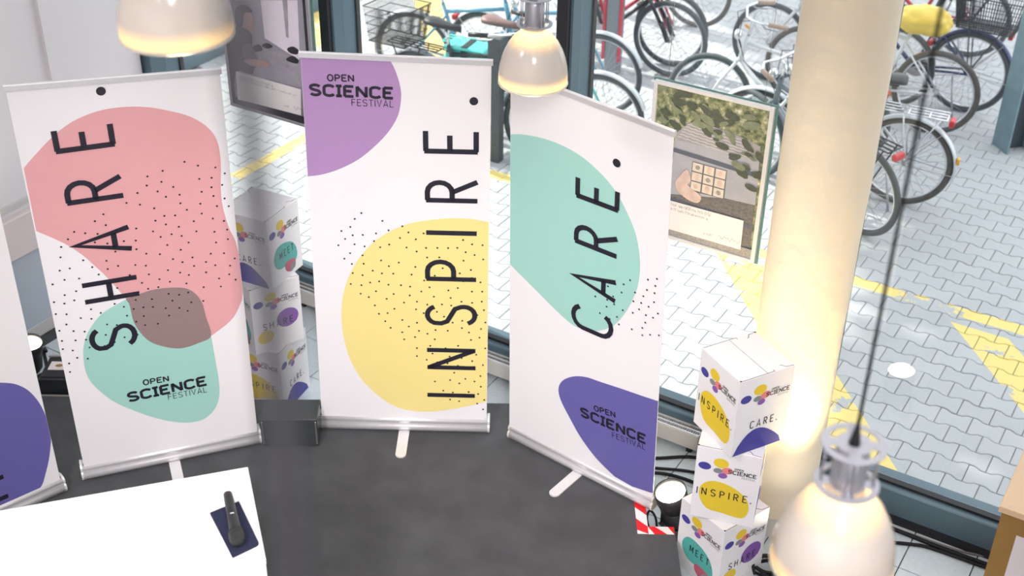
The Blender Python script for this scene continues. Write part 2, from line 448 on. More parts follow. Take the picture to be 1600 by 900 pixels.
def stroke(mb, pts, t, m, y, fn, tf):
    """flat ribbon of width t along pts (glyph space), tf maps glyph space to the panel"""
    P = []
    for p in pts:
        q = Vector(tf(*p))
        if not P or (q - P[-1]).length > 1e-5: P.append(q)
    n = len(P)
    L, Rr = [], []
    closed = (P[0] - P[-1]).length < 1e-6
    for i in range(n):
        a = P[i - 1] if i > 0 else (P[-2] if closed else None)
        b = P[i + 1] if i < n - 1 else (P[1] if closed else None)
        d0 = (P[i] - a).normalized() if a is not None else None
        d1 = (b - P[i]).normalized() if b is not None else None
        d0 = d0 or d1; d1 = d1 or d0
        n0 = Vector((-d0.y, d0.x)); n1 = Vector((-d1.y, d1.x))
        mm = n0 + n1
        mm = mm.normalized() if mm.length > 1e-5 else n0
        k = 1 / max(0.45, mm.dot(n0))
        L.append(P[i] + mm * t / 2 * k); Rr.append(P[i] - mm * t / 2 * k)
    for i in range(n - 1):
        mb.poly([tuple(L[i]), tuple(L[i + 1]), tuple(Rr[i + 1]), tuple(Rr[i])], m, y, fn)
def word(mb, text, x0, z0, x1, z1, cap, t, m, y, fn=None, serif=False, gap=0.16, wf=1.0):
    """word with its baseline from (x0, z0) to (x1, z1)"""
    d = Vector((x1 - x0, z1 - z0)); Ln = d.length; d.normalize(); up = Vector((-d.y, d.x))
    ws = []
    for ch in text: ws.append(GLY[ch][0] * (1.0 if ch != 'I' or not serif else 3.0) if ch in GLY else 0.1)
    tot = sum(ws) + gap * (len(text) - 1)
    k = Ln / tot
    x = 0.0
    for ch, w in zip(text, ws):
        if ch in GLY:
            off = 0.06 if (serif and ch == 'I') else 0.0
            def tf(a, b, x=x, off=off):
                q = Vector((x0, z0)) + d * ((x + a + off) * k) + up * (b * cap)
                return (q.x, q.y)
            for pl in GLY[ch][1] + (SERIF.get(ch, []) if serif else []): stroke(mb, pl, t, m, y, fn, tf)
        x += w + gap
def disc(mb, x, z, r, m, y, fn=None, seg=14, rx=None):
    mb.poly([((rx or r) * math.cos(2 * PI * i / seg) + x, r * math.sin(2 * PI * i / seg) + z) for i in range(seg)], m, y, fn)
def smooth_closed(pts, k=3, corner=None):
    n = len(pts); o = []
    cn = [bool(corner and corner(p)) for p in pts]
    for i in range(n):
        p0, p1, p2, p3 = [Vector(pts[(i + j) % n]) for j in (-1, 0, 1, 2)]
        if cn[i]: p0 = p1
        if cn[(i + 1) % n]: p3 = p2
        for q in range(k):
            t = q / k
            o.append(tuple(0.5 * ((2 * p1) + (p2 - p0) * t + (2 * p0 - 5 * p1 + 4 * p2 - p3) * t * t + (3 * p1 - p0 - 3 * p2 + p3) * t ** 3)))
    return o
def inside(p, poly):
    r = False; n = len(poly)
    for i in range(n):
        (x1, y1), (x2, y2) = poly[i - 1], poly[i]
        if (y1 > p[1]) != (y2 > p[1]) and p[0] < (x2 - x1) * (p[1] - y1) / (y2 - y1) + x1: r = not r
    return r
FZ, OZ = -0.15, -0.17           # tiled floor, paving outside; the carpeted platform top is z = 0

# ================================================================== THE SETTING
ROT = -TH                                    # z rotation of everything aligned with the window wall
def wbox(mb, s0, s1, d0, d1, z0, z1, m=None, bevel=0.0):
    c = W((s0 + s1) / 2, (d0 + d1) / 2, (z0 + z1) / 2)
    return mb.box(c, (abs(s1 - s0), abs(d1 - d0), abs(z1 - z0)), m, rot=ROT, bevel=bevel)
def wobj(name, boxes, m, parent=None, bevel=0.0, kind='structure'):
    mb = MB()
    for b in boxes: wbox(mb, *b, None, bevel)
    o = mb.build(name, parent, m)
    if parent is None: tag(o, kind=kind)
    return o
TOP = 5.8
floor = wobj('floor', [(-5.9, 4.2, -3.7, 5.05, FZ - 0.12, FZ - 0.006)], M['grout'])
tag(floor, 'pale speckled tile floor with dark joints')
# single floor tiles, where they show around the platform and along the window
def tile_mesh():
    mb = MB(); mb.box((0, 0, -0.004), (0.295, 0.295, 0.008), M['tile'], bevel=0.002); return mb.mesh('tile')
tme = tile_mesh()
PLAT_Y, PLAT_X, PLAT_Y2, PLAT_X2 = 5.455, 0.660, 4.520, 0.785
for i in range(-19, 3):
    for j in range(-3, 7):
        s, d = i * 0.3 + 0.05, 2.98 + j * 0.3 + 0.12
        p = W(s, d)
        if d > 4.95 or s < -5.5 or s > 0.6: continue
        if p.y < PLAT_Y - 0.25 and p.x < PLAT_X - 0.25: continue
        if p.y < PLAT_Y2 - 0.25 and p.x < PLAT_X2 - 0.25: continue
        if p.y < 3.4: continue
        link('tile', tme, floor, (p.x, p.y, FZ), (0, 0, ROT))
mb = MB()
for i in range(-19, 14):
    for j in range(-22, 7):
        s, d = i * 0.3 + 0.05, 2.98 + j * 0.3 + 0.12
        p = W(s, d)
        if d > 4.95 or d < -3.5 or s < -5.5 or s > 3.9: continue
        if p.y < PLAT_Y - 0.25 and p.x < PLAT_X - 0.25 and p.y > 0.8: continue
        if p.y < PLAT_Y2 - 0.25 and p.x < PLAT_X2 - 0.25 and p.y > 0.8: continue
        if s <= 0.6 and p.y >= 3.4: continue
        mb.box((p.x, p.y, FZ - 0.004), (0.295, 0.295, 0.008), M['tile'], rot=ROT)
tag(mb.build('distant_tiles', floor), kind='stuff')
ceiling = wobj('ceiling', [(-5.9, 4.2, -3.7, 5.3, TOP, TOP + 0.15)], M['ceiling'])
wall_back = wobj('wall_back', [(-5.9, 4.2, -3.85, -3.7, FZ, TOP)], M['wall'])
wall_right = wobj('wall_right', [(4.05, 4.2, -3.7, 4.9, FZ, TOP)], M['wall'])
wall_left = wobj('wall_left', [(-5.80, -5.62, -3.7, 5.0, FZ, TOP)], M['wall'])
tag(wall_left, 'white plaster wall with a flat pilaster and a ledge')
wobj('pilaster', [(-5.62, -5.595, 4.33, 4.62, 0.74, TOP)], M['wall'], wall_left, 0.004)
wobj('ledge', [(-5.63, -5.575, -3.0, 5.0, 0.41, 0.655)], M['ledge'], wall_left, 0.004)
wobj('upper_groove', [(-5.622, -5.60, -3.0, 5.0, 0.70, 0.725)], M['column_base'], wall_left)
wobj('lower_panel', [(-5.622, -5.60, -3.0, 5.0, FZ + 0.08, 0.41)], M['wall_low'], wall_left)
wobj('baseboard_left', [(-5.622, -5.595, -3.0, 5.0, FZ, FZ + 0.08)], M['column_base'])

# window wall: mullions every 1.44 m, a teal bottom frame and glass panes
MS = [-5.56, -4.17, -2.73, -1.29, 0.15, 1.59, 3.03]
for i in range(len(MS) - 1):
    a, b = MS[i], MS[i + 1]
    wn = tag(link('window_%d' % (i + 1), None, None, (0, 0, 0)), kind='structure')
    wobj('mullion', [(a - 0.065, a, 5.06, 5.25, FZ, TOP)] if i else [(a - 0.21, a + 0.0, 5.02, 5.25, FZ, TOP)], M['frame'], wn, 0.004)
    wobj('inner_rail', [(a - 0.072, a - 0.014, 5.03, 5.07, FZ, TOP)] if i else [(a - 0.2, a - 0.10, 4.99, 5.03, FZ, TOP)], M['gasket'], wn, 0.003)
    wobj('outer_rail', [(a - 0.05, a + 0.012, 5.245, 5.275, FZ, TOP)], M['gasket'], wn, 0.003)
    wobj('bottom_frame', [(a, b - 0.065, 5.06, 5.22, FZ + 0.012, 0.025)], M['frame'], wn, 0.006)
    wobj('gasket', [(a, b - 0.065, 5.10, 5.135, 0.02, 0.040)], M['gasket'], wn)
    wobj('pane', [(a + 0.001, b - 0.066, 5.137, 5.145, 0.036, TOP - 0.002)], M['glass'], wn)
wobj('mullion_end', [(3.03 - 0.065, 4.2, 5.06, 5.25, FZ, TOP)], M['frame'], wn)
# dark floor channel in front of the bottom frame
channel = wobj('trim_1', [(-5.6, 4.0, 4.965, 5.065, FZ - 0.05, FZ - 0.002)], M['gasket'])
wobj('lip', [(-5.6, 4.0, 5.03, 5.062, FZ - 0.05, FZ + 0.03)], M['gasket'], channel)

# convector under the window, with slatted top grille
conv = tag(link('window_convector', None, None, W(-3.6, 4.985, FZ), (0, 0, ROT)), 'cream low convector heater running under the window panes', 'heater')
CW = 3.5
mb = MB(); mb.box((0, 0.002, 0.078), (CW, 0.006, 0.095), M['convector'], bevel=0.002)
mb.box((0, 0.072, 0.078), (CW, 0.006, 0.095), M['convector']); mb.box((0, 0.037, 0.035), (CW, 0.07, 0.008), M['gasket'])
for x in (-CW / 2 + 0.003, CW / 2 - 0.003): mb.box((x, 0.037, 0.078), (0.006, 0.076, 0.095), M['convector'])
mb.build('casing', conv)
mb = MB()
for y in (0.005, 0.037, 0.070): mb.box((0, y, 0.127), (CW, 0.007, 0.008), M['alu_white'])
mb.build('rail', conv)
mb = MB()
k = int(CW / 0.012)
for i in range(k):
    x = -CW / 2 + (i + 0.5) * CW / k
    mb.box((x, 0.037, 0.124), (0.005, 0.064, 0.004), M['steel'])
tag(mb.build('grille', conv), kind='stuff')
for x in (-1.7, -0.9, 0, 0.9, 1.7):
    mb = MB(); mb.box((x, 0.037, 0.015), (0.03, 0.06, 0.03), M['gasket']); mb.build('foot', conv)

# carpeted platform the banners stand on
plat_out = [(-7.2, -2.5), (PLAT_X2, -2.5), (PLAT_X2, PLAT_Y2), (PLAT_X, PLAT_Y2), (PLAT_X, PLAT_Y), (-3.0, PLAT_Y)]
def prism_xy(mb, pts, z0, z1, m):
    n = len(pts)
    vs = [(x, y, z0) for x, y in pts] + [(x, y, z1) for x, y in pts]
    fs = [tuple(reversed(range(n))), tuple(range(n, 2 * n))] + [(i, (i + 1) % n, n + (i + 1) % n, n + i) for i in range(n)]
    return mb.add(vs, fs, m)
# left side follows the white wall
def wall_x(y): return (-5.57 + math.sin(TH) * y) / math.cos(TH)
plat_out[0] = (-4.6, -2.5); plat_out[5] = (wall_x(PLAT_Y) + 0.02, PLAT_Y)
plat_out[0] = (wall_x(0.6) + 0.02, 0.6); plat_out[1] = (PLAT_X2, 0.6)
mb = MB(); prism_xy(mb, plat_out, FZ, -0.006, M['carpet_edge'])
stage = mb.build('stage_platform'); tag(stage, 'low stage platform covered in dark grey carpet under the banners', 'platform')
mb = MB(); prism_xy(mb, plat_out, -0.006, 0.0, M['carpet']); mb.build('carpet', stage)
mb = MB(); x0 = plat_out[5][0]
mb.box(((x0 - 1.27) / 2, PLAT_Y + 0.006, -0.012), (-1.27 - x0, 0.016, 0.026), M['trim_metal'], bevel=0.002)
tag(mb.build('edge_trim', stage), 'pale metal edge trim')
# red and white hazard tape along the notch of the platform
tape = tag(link('hazard_tape', None), 'red and white striped hazard tape along the notched platform corner', 'tape')
tz = 0.0008
TWd = 0.052
mbr, mbw = MB(), MB()
def strip(ax, ay, bx, by, side, wd, n0):
    a, b = Vector((ax, ay)), Vector((bx, by)); d = (b - a); L = d.length; d.normalize(); q = Vector((-d.y, d.x)) * side
    n = max(1, round(L / 0.075)); h = L / n; sl = 0.055
    for i in range(-1, n + 1):
        P = []
        for (u, v) in ((i * h, 0), ((i + 1) * h, 0), ((i + 1) * h + sl, 1), (i * h + sl, 1)):
            uu = min(max(u - sl / 2, 0), L)
            w_ = a + d * uu + q * (v * wd); P.append((w_.x, w_.y, tz))
        if (Vector(P[0]) - Vector(P[1])).length < 1e-6 and (Vector(P[2]) - Vector(P[3])).length < 1e-6: continue
        (mbr if (i + n0) % 2 == 0 else mbw).add(P, [(0, 1, 2, 3)])
strip(PLAT_X - 0.001, PLAT_Y2 - TWd, PLAT_X - 0.001, 4.86, 1, TWd, 0)
strip(PLAT_X - 0.001, PLAT_Y2 - 0.001, PLAT_X2 - 0.005, PLAT_Y2 - 0.001, -1, TWd, 0)
mbr.build('red_stripe', tape, M['tape_red']); mbw.build('white_stripe', tape, M['tape_white'])

# ------------------------------------------------------------------ paving outside
ground = wobj('floor_outside', [(-16, 6, 5.22, 19.0, OZ - 0.2, OZ - 0.011)], M['bed'])
tag(ground, 'grey interlocking concrete paving outside the window with worn yellow lines')
PL, PP, PA, PD = 0.176, 0.1385, 0.010, 0.016
def paver_outline(inset):
    q = PL / 4
    xs = [-PL / 2 + 0.0022, -q - PD, -q + PD, q - PD, q + PD, PL / 2 - 0.0022]
    w = [1, 1, -1, -1, 1, 1]
    xs[0] += inset; xs[-1] -= inset
    top = [(x, PP / 2 - 0.0022 - inset + PA * k) for x, k in zip(xs, w)]
    return [(x, -y) for x, y in top] + [(x, y) for x, y in reversed(top)]
def paver_geo():
    o, i_ = paver_outline(0.0), paver_outline(0.0045)
    n = len(o)
    vs = [(x, y, -0.0105) for x, y in o] + [(x, y, -0.003) for x, y in o] + [(x, y, 0.0) for x, y in i_]
    fs = [tuple(range(2 * n, 3 * n))]
    for k in range(2):
        fs += [(k * n + a, k * n + (a + 1) % n, (k + 1) * n + (a + 1) % n, (k + 1) * n + a) for a in range(n)]
    return vs, fs
pv, pf = paver_geo()
pm = bpy.data.meshes.new('paver'); pm.from_pydata(pv, [], pf); pm.materials.append(M['paver']); pm.update()
cells = []
for j in range(0, 66):
    d = 5.295 + (j + 0.5) * PP
    off = (j % 2) * PL / 2
    smin = -1.05 * (d - 5.2) - 5.2 if d < 8.5 else -8.9 - (d - 8.5) * 0.75
    smax = 4.6
    i = math.floor(smin / PL)
    while i * PL + off < smax:
        cells.append((i * PL + off, d)); i += 1
near = sorted([c for c in cells if -2.3 < c[0] < 0.1 or (c[0] < -2.3 and c[1] < 6.4 and c[0] > -3.2)], key=lambda c: c[1] + (0.3 if c[0] < -1.9 else 0))[:298]
ns = set(near)
for (s, d) in near:
    p = W(s, d, OZ + random.uniform(-0.0012, 0.0012))
    link('paver', pm, ground, p, (random.uniform(-.006, .006), random.uniform(-.006, .006), ROT + random.uniform(-.006, .006)))
mb = MB()
V, F = [], []
cR, sR = math.cos(ROT), math.sin(ROT)
for c in cells:
    if c in ns: continue
    p = W(c[0], c[1], OZ + random.uniform(-0.0012, 0.0012)); b = len(V)
    V += [(p.x + x * cR - y * sR, p.y + x * sR + y * cR, p.z + z) for x, y, z in pv]
    F += [[b + q for q in f] for f in pf]
me = bpy.data.meshes.new('far_pavers'); me.from_pydata(V, [], F); me.materials.append(M['paver']); me.update()
tag(link('far_pavers', me, ground), kind='stuff')
# low teal base of the neighbouring shopfront, seen far left through the glass
wobj('trim_2', [(-8.0, -7.73, 5.3, 14.0, OZ, OZ + 0.14)], M['frame'], None, 0.008)

# ------------------------------------------------------------------ round column in front of the window
COLX, COLY, CR = 1.30, 4.80, 0.192
column = tag(link('trim_3', None, None, (COLX, COLY, FZ)), 'round column wrapped in warm lit cream cloth', kind='structure')
mb = MB(); mb.lathe([(CR - 0.012, 0), (CR - 0.012, 0.16)], 48, M['column_base']); mb.build('column_base', column)
mb = MB()
prof = [(CR, 0.125)] + [(CR + 0.0015 * math.sin(k * 1.7) + 0.0012 * math.sin(k * .6), 0.13 + k * 0.145) for k in range(40)]
prof[-1] = (CR, TOP - FZ - 0.001)
mb.lathe(prof, 56, M['column']); mb.build('cloth_wrap', column)

# ================================================================== ROLL-UP BANNERS
DATA = {"S":{"pose":[-1.671,4.934,0.358,-0.009],"corners":[[-0.4171,2.0812],[0.4421,2.0454],[0.4259,0.0147],[-0.4247,-0.0135]],"blobs":{"pink":[[-0.4087,1.7053],
[-0.3716,1.7424],[-0.2755,1.8282],[-0.1843,1.8867],[-0.0819,1.9186],[0.0172,1.9239],[0.1138,1.9115],[0.2089,1.8804],[0.2953,1.8397],[0.3619,1.7787],[0.3952,
1.7047],[0.3979,1.5981],[0.3854,1.4788],[0.3836,1.3933],[0.3991,1.2778],[0.4229,1.1971],[0.4364,1.0635],[0.4421,0.9744],[0.4212,0.8748],[0.3735,0.7886],
[0.2979,0.7296],[0.2022,0.6805],[0.1108,0.6676],[0.0247,0.7018],[-0.0345,0.7535],[-0.0763,0.851],[-0.0838,0.9531],[-0.1158,1.0347],[-0.1704,1.1378],[-0.195,
1.1763],[-0.2449,1.2523],[-0.3147,1.3276],[-0.4115,1.4032]],"mint":[[-0.3217,0.7366],[-0.3045,0.8011],[-0.2741,0.8606],[-0.2161,0.927],[-0.1455,0.9656],
[-0.0676,0.9958],[0.0214,1.0137],[0.1076,1.0101],[0.1705,0.9939],[0.2113,0.9581],[0.2377,0.8986],[0.2461,0.8223],[0.2573,0.7164],[0.2631,0.5596],[0.2661,
0.4282],[0.2536,0.3274],[0.2133,0.2551],[0.1503,0.2219],[0.069,0.2307],[-0.0298,0.276],[-0.1344,0.3497],[-0.2337,0.4402],[-0.3045,0.5522],[-0.3265,0.6336]],
"overlap":[[-0.0941,0.9887],[-0.0676,0.9958],[0.0214,1.0137],[0.1076,1.0101],[0.1705,0.9939],[0.2113,0.9581],[0.2377,0.8986],[0.2461,0.8223],[0.2588,0.7086],
[0.2022,0.6805],[0.1108,0.6676],[0.0247,0.7018],[-0.0345,0.7535],[-0.0763,0.851],[-0.0838,0.9531]]},"letters":[["S",[-0.0861,0.7377],[-0.0697,0.8567],[-0.2785,
0.7953]],["H",[-0.0338,1.0041],[-0.0334,1.1005],[-0.2705,1.0969]],["A",[-0.0334,1.242],[-0.0332,1.362],[-0.2725,1.3067]],["R",[-0.0327,1.5078],[-0.0312,
1.6139],[-0.2662,1.51]],["E",[-0.0323,1.7554],[-0.0316,1.8566],[-0.2714,1.7613]]],"dot":[-0.0518,2.0068],"logo":{"OPEN":[[-0.0836,0.4974],[0.0348,0.4948]],
"SCIENCE":[[-0.1611,0.4184],[0.2068,0.4304]],"FESTIVAL":[[0.019,0.3854],[0.2041,0.3867]]},"dots":[[0.2366,1.6424],[0.4098,1.5772],[0.4134,0.9801],[0.2803,
0.9005],[0.0363,0.8266],[-0.1494,0.741],[-0.2986,0.7022],[-0.4088,0.6365],[-0.403,1.0082],[-0.394,1.142],[-0.3204,1.3415],[-0.0717,1.4732],[0.0952,1.6027]]},
"I":{"pose":[-0.544,5.209,-0.014,0.022],"corners":[[-0.3989,2.051],[0.4405,2.0323],[0.4275,0.0013],[-0.428,-0.001]],"blobs":{"purple":[[-0.4031,2.0319],
[-0.009,2.0266],[0.014,1.9782],[0.034,1.907],[0.0381,1.8446],[0.0218,1.7607],[-0.0209,1.6839],[-0.0829,1.6123],[-0.1662,1.5391],[-0.2597,1.4865],[-0.3438,
1.4571],[-0.4122,1.4466]],"yellow":[[0.4293,1.2318],[0.347,1.2465],[0.2513,1.2473],[0.1553,1.236],[0.0589,1.2152],[-0.0266,1.1754],[-0.1136,1.1113],[-0.1843,
1.0259],[-0.2382,0.9255],[-0.2713,0.824],[-0.2882,0.7065],[-0.2847,0.5722],[-0.2623,0.4508],[-0.2164,0.3357],[-0.1491,0.2429],[-0.0606,0.1655],[0.0301,
0.132],[0.1219,0.1268],[0.2271,0.1422],[0.332,0.1697],[0.4233,0.2006]]},"letters":[["I",[0.3646,0.2204],[0.3647,0.2475],[0.1237,0.2194]],["N",[0.3679,0.3962],
[0.3679,0.5155],[0.1271,0.3968]],["S",[0.3711,0.6587],[0.371,0.7694],[0.1263,0.6814]],["P",[0.371,0.9104],[0.371,1.0236],[0.1308,0.9073]],["I",[0.374,1.1588],
[0.374,1.181],[0.1358,1.1593]],["R",[0.3769,1.3333],[0.3768,1.443],[0.1383,1.3314]],["E",[0.3784,1.5822],[0.3783,1.6887],[0.1355,1.5818]]],"dot":[0.3606,
1.8368],"logo":{"OPEN":[[-0.2848,1.9175],[-0.1681,1.9173]],"SCIENCE":[[-0.3654,1.8493],[0.0016,1.8407]],"FESTIVAL":[[-0.1835,1.8024],[0.003,1.7993]]},"dots":[[-0.2912,
1.1341],[-0.1787,1.273],[-0.0596,1.2593],[0.0579,1.1777],[0.4193,1.1188],[0.417,0.1481],[0.1954,0.2216],[0.0706,0.4531],[-0.0811,0.6754],[-0.2431,0.8897]]},
"C":{"pose":[0.344,4.896,-0.66,-0.041],"corners":[[-0.3996,2.0649],[0.4222,2.0247],[0.4388,0.0238],[-0.4405,-0.0263]],"blobs":{"mint":[[-0.408,1.7514],
[-0.3369,1.7733],[-0.2395,1.7882],[-0.1304,1.7887],[-0.0231,1.7683],[0.0701,1.7258],[0.1503,1.6674],[0.2187,1.5802],[0.2685,1.4856],[0.2941,1.3675],[0.2931,
1.2624],[0.2771,1.1892],[0.2415,1.0929],[0.1845,0.9921],[0.1103,0.9243],[0.0402,0.8935],[-0.0461,0.8845],[-0.1493,0.9269],[-0.2535,0.9841],[-0.4188,1.0748]],
"blue":[[0.4378,0.6726],[0.3457,0.6606],[0.2342,0.6473],[0.1202,0.6318],[0.033,0.6204],[-0.0405,0.5894],[-0.0999,0.538],[-0.1258,0.4788],[-0.1135,0.4139],
[-0.0585,0.3297],[0.0124,0.2369],[0.106,0.1557],[0.2137,0.0991],[0.318,0.0915],[0.4477,0.1158]]},"letters":[["C",[0.1643,0.8875],[0.1701,1.0069],[-0.0506,
0.9295]],["A",[0.1797,1.108],[0.1753,1.2148],[-0.0512,1.1507]],["R",[0.1769,1.3387],[0.1754,1.438],[-0.0451,1.3421]],["E",[0.1765,1.5682],[0.1725,1.6627],
[-0.0422,1.5698]]],"dot":[0.1579,1.7957],"logo":{"OPEN":[[0.0859,0.4461],[0.2062,0.4639]],"SCIENCE":[[0.0091,0.3759],[0.378,0.3934]],"FESTIVAL":[[0.1931,
0.3355],[0.3794,0.355]]},"dots":[[0.0856,1.1443],[0.2979,1.2973],[0.398,1.3535],[0.4132,1.0093],[0.264,0.9779],[0.1072,1.0149],[0.0368,1.02]]},"M":{"pose":[-2.4674,
4.4124,0.72,0.0],"blobs":{"blue":[[0.2796,0.7234],[0.328,0.69],[0.3717,0.6344],[0.4044,0.5519],[0.4214,0.463],[0.425,0.3706],[0.417,0.3136],[0.3877,0.2155],
[0.3435,0.1136],[0.3168,0.0727],[0.0655,0.0808],[-0.0404,0.1421],[-0.0752,0.3145],[-0.0442,0.5189],[0.036,0.6924],[0.1342,0.757],[0.2181,0.7488]]},"letters":[["M",
[0.1711,0.1149],[0.1745,0.2453],[-0.033,0.1765]]]},"P2":{"frame":[[-0.283,1.8863],[0.2817,1.8854],[0.2739,1.1137]],"roof":[[-0.1192,1.7106],[-0.0729,1.7386],
[0.0405,1.7329],[0.1586,1.7172],[0.2444,1.6968],[0.2466,1.638],[0.1274,1.6222],[0.0192,1.6316],[-0.1553,1.6243],[-0.1686,1.6485]],"wall":[[-0.1664,1.6247],
[0.0194,1.6295],[0.1274,1.6222],[0.2469,1.6359],[0.2544,1.4052],[0.1095,1.3991],[-0.1638,1.3429]],"ground":[[-0.1699,1.347],[0.1095,1.3991],[0.251,1.4065],
[0.2609,1.131],[-0.1603,1.1054]],"board":[[-0.0676,1.5394],[0.1027,1.5381],[0.1045,1.3954],[-0.0684,1.3878]],"panel":[[-0.1725,1.3111],[0.2116,1.3147],
[0.2134,1.1609],[-0.1649,1.1585]],"figure":[[-0.1417,1.413],[-0.1178,1.4599],[-0.0873,1.4911],[-0.0657,1.4402],[-0.0798,1.4133],[-0.0092,1.3761],[-0.0221,
1.3376],[-0.0728,1.3402],[-0.1266,1.3711]],"leaf":[[-0.0123,1.8288],[0.0507,1.8336],[0.0968,1.7975],[0.0816,1.7456],[0.0041,1.7742]],"leaf2":[[0.107,1.8],
[0.1759,1.8331],[0.2557,1.8112],[0.2525,1.715],[0.1921,1.6991],[0.1465,1.7301],[0.1033,1.7404]],"leaf3":[[-0.0263,1.6525],[0.0223,1.7034],[0.046,1.6824],
[0.0075,1.6395]],"leaf4":[[0.0692,1.6175],[0.1237,1.6539],[0.1704,1.6174],[0.1109,1.5792]],"leaf5":[[0.1651,1.572],[0.2315,1.6339],[0.2569,1.5973],[0.2215,
1.5435]],"text1":[[-0.162,1.2965],[0.054,1.302]],"text2":[[-0.16,1.2735],[0.0456,1.2761]],"sig":[[0.0262,1.1935],[0.0983,1.2004]]},"P1":{"frame":[[-0.2876,
1.5615],[-0.314,1.136],[0.1971,1.1427]],"body":[[-0.2834,1.5542],[-0.2191,1.6088],[-0.1611,1.6209],[-0.1088,1.5912],[-0.1129,1.5165],[-0.0939,1.4627],[-0.0664,
1.4355],[-0.1128,1.3916],[-0.1383,1.352],[-0.249,1.3436],[-0.2879,1.1704],[-0.3224,1.1533]],"head":[[-0.1494,1.7122],[-0.1075,1.7246],[-0.0914,1.6919],
[-0.0845,1.6409],[-0.1114,1.611],[-0.1465,1.6158],[-0.1653,1.6282]],"hair":[[-0.2047,1.7171],[-0.1598,1.7501],[-0.1096,1.7481],[-0.0878,1.7206],[-0.1453,
1.705],[-0.1642,1.6365],[-0.199,1.6048],[-0.2146,1.6423]],"sleeve":[[-0.1815,1.5015],[-0.1255,1.5384],[-0.1003,1.4944],[-0.0854,1.4479],[-0.1701,1.429]],
"arm":[[-0.1808,1.4266],[-0.0849,1.4522],[-0.0037,1.4496],[-0.0171,1.4217],[-0.1319,1.404]],"win":[[-0.0233,1.8008],[0.2352,1.8517],[0.2234,1.5776],[0.1812,
1.5966],[-0.0184,1.586]],"winbar":[[0.1321,1.8314],[0.1666,1.8382],[0.1544,1.6229],[0.1356,1.6309]],"sill":[[-0.018,1.5901],[0.005,1.6153],[0.182,1.6048],
[0.2279,1.5746],[0.2175,1.5156],[0.1267,1.5443]],"desk":[[-0.0908,1.4882],[-0.0036,1.5403],[0.2024,1.5123],[0.2065,1.3484],[0.1163,1.4437],[-0.0057,1.4326]],
"dark1":[[-0.1129,1.5165],[-0.0638,1.5436],[-0.0418,1.5155],[-0.1008,1.4902]],"dark2":[[-0.044,1.5397],[-0.0059,1.5643],[0.0381,1.5534],[-0.0045,1.5319]],
"dark3":[[0.1385,1.5631],[0.18,1.5842],[0.218,1.5724],[0.2056,1.5454],[0.1562,1.5426]],"dark4":[[0.1275,1.5037],[0.1747,1.5305],[0.2124,1.5145],[0.2004,
1.4914],[0.141,1.4904]],"laptop":[[-0.027,1.4236],[0.0592,1.472],[0.141,1.4904],[0.1185,1.4648],[0.0132,1.4202]],"panel":[[-0.2487,1.3462],[0.2163,1.3466],
[0.2034,1.1889],[-0.2555,1.1738]],"text1":[[-0.2362,1.3209],[0.0234,1.3287]],"text2":[[-0.2383,1.305],[0.1818,1.299]],"sig":[[0.0832,1.2217],[0.1959,1.2365]]}}
CASH = 0.088
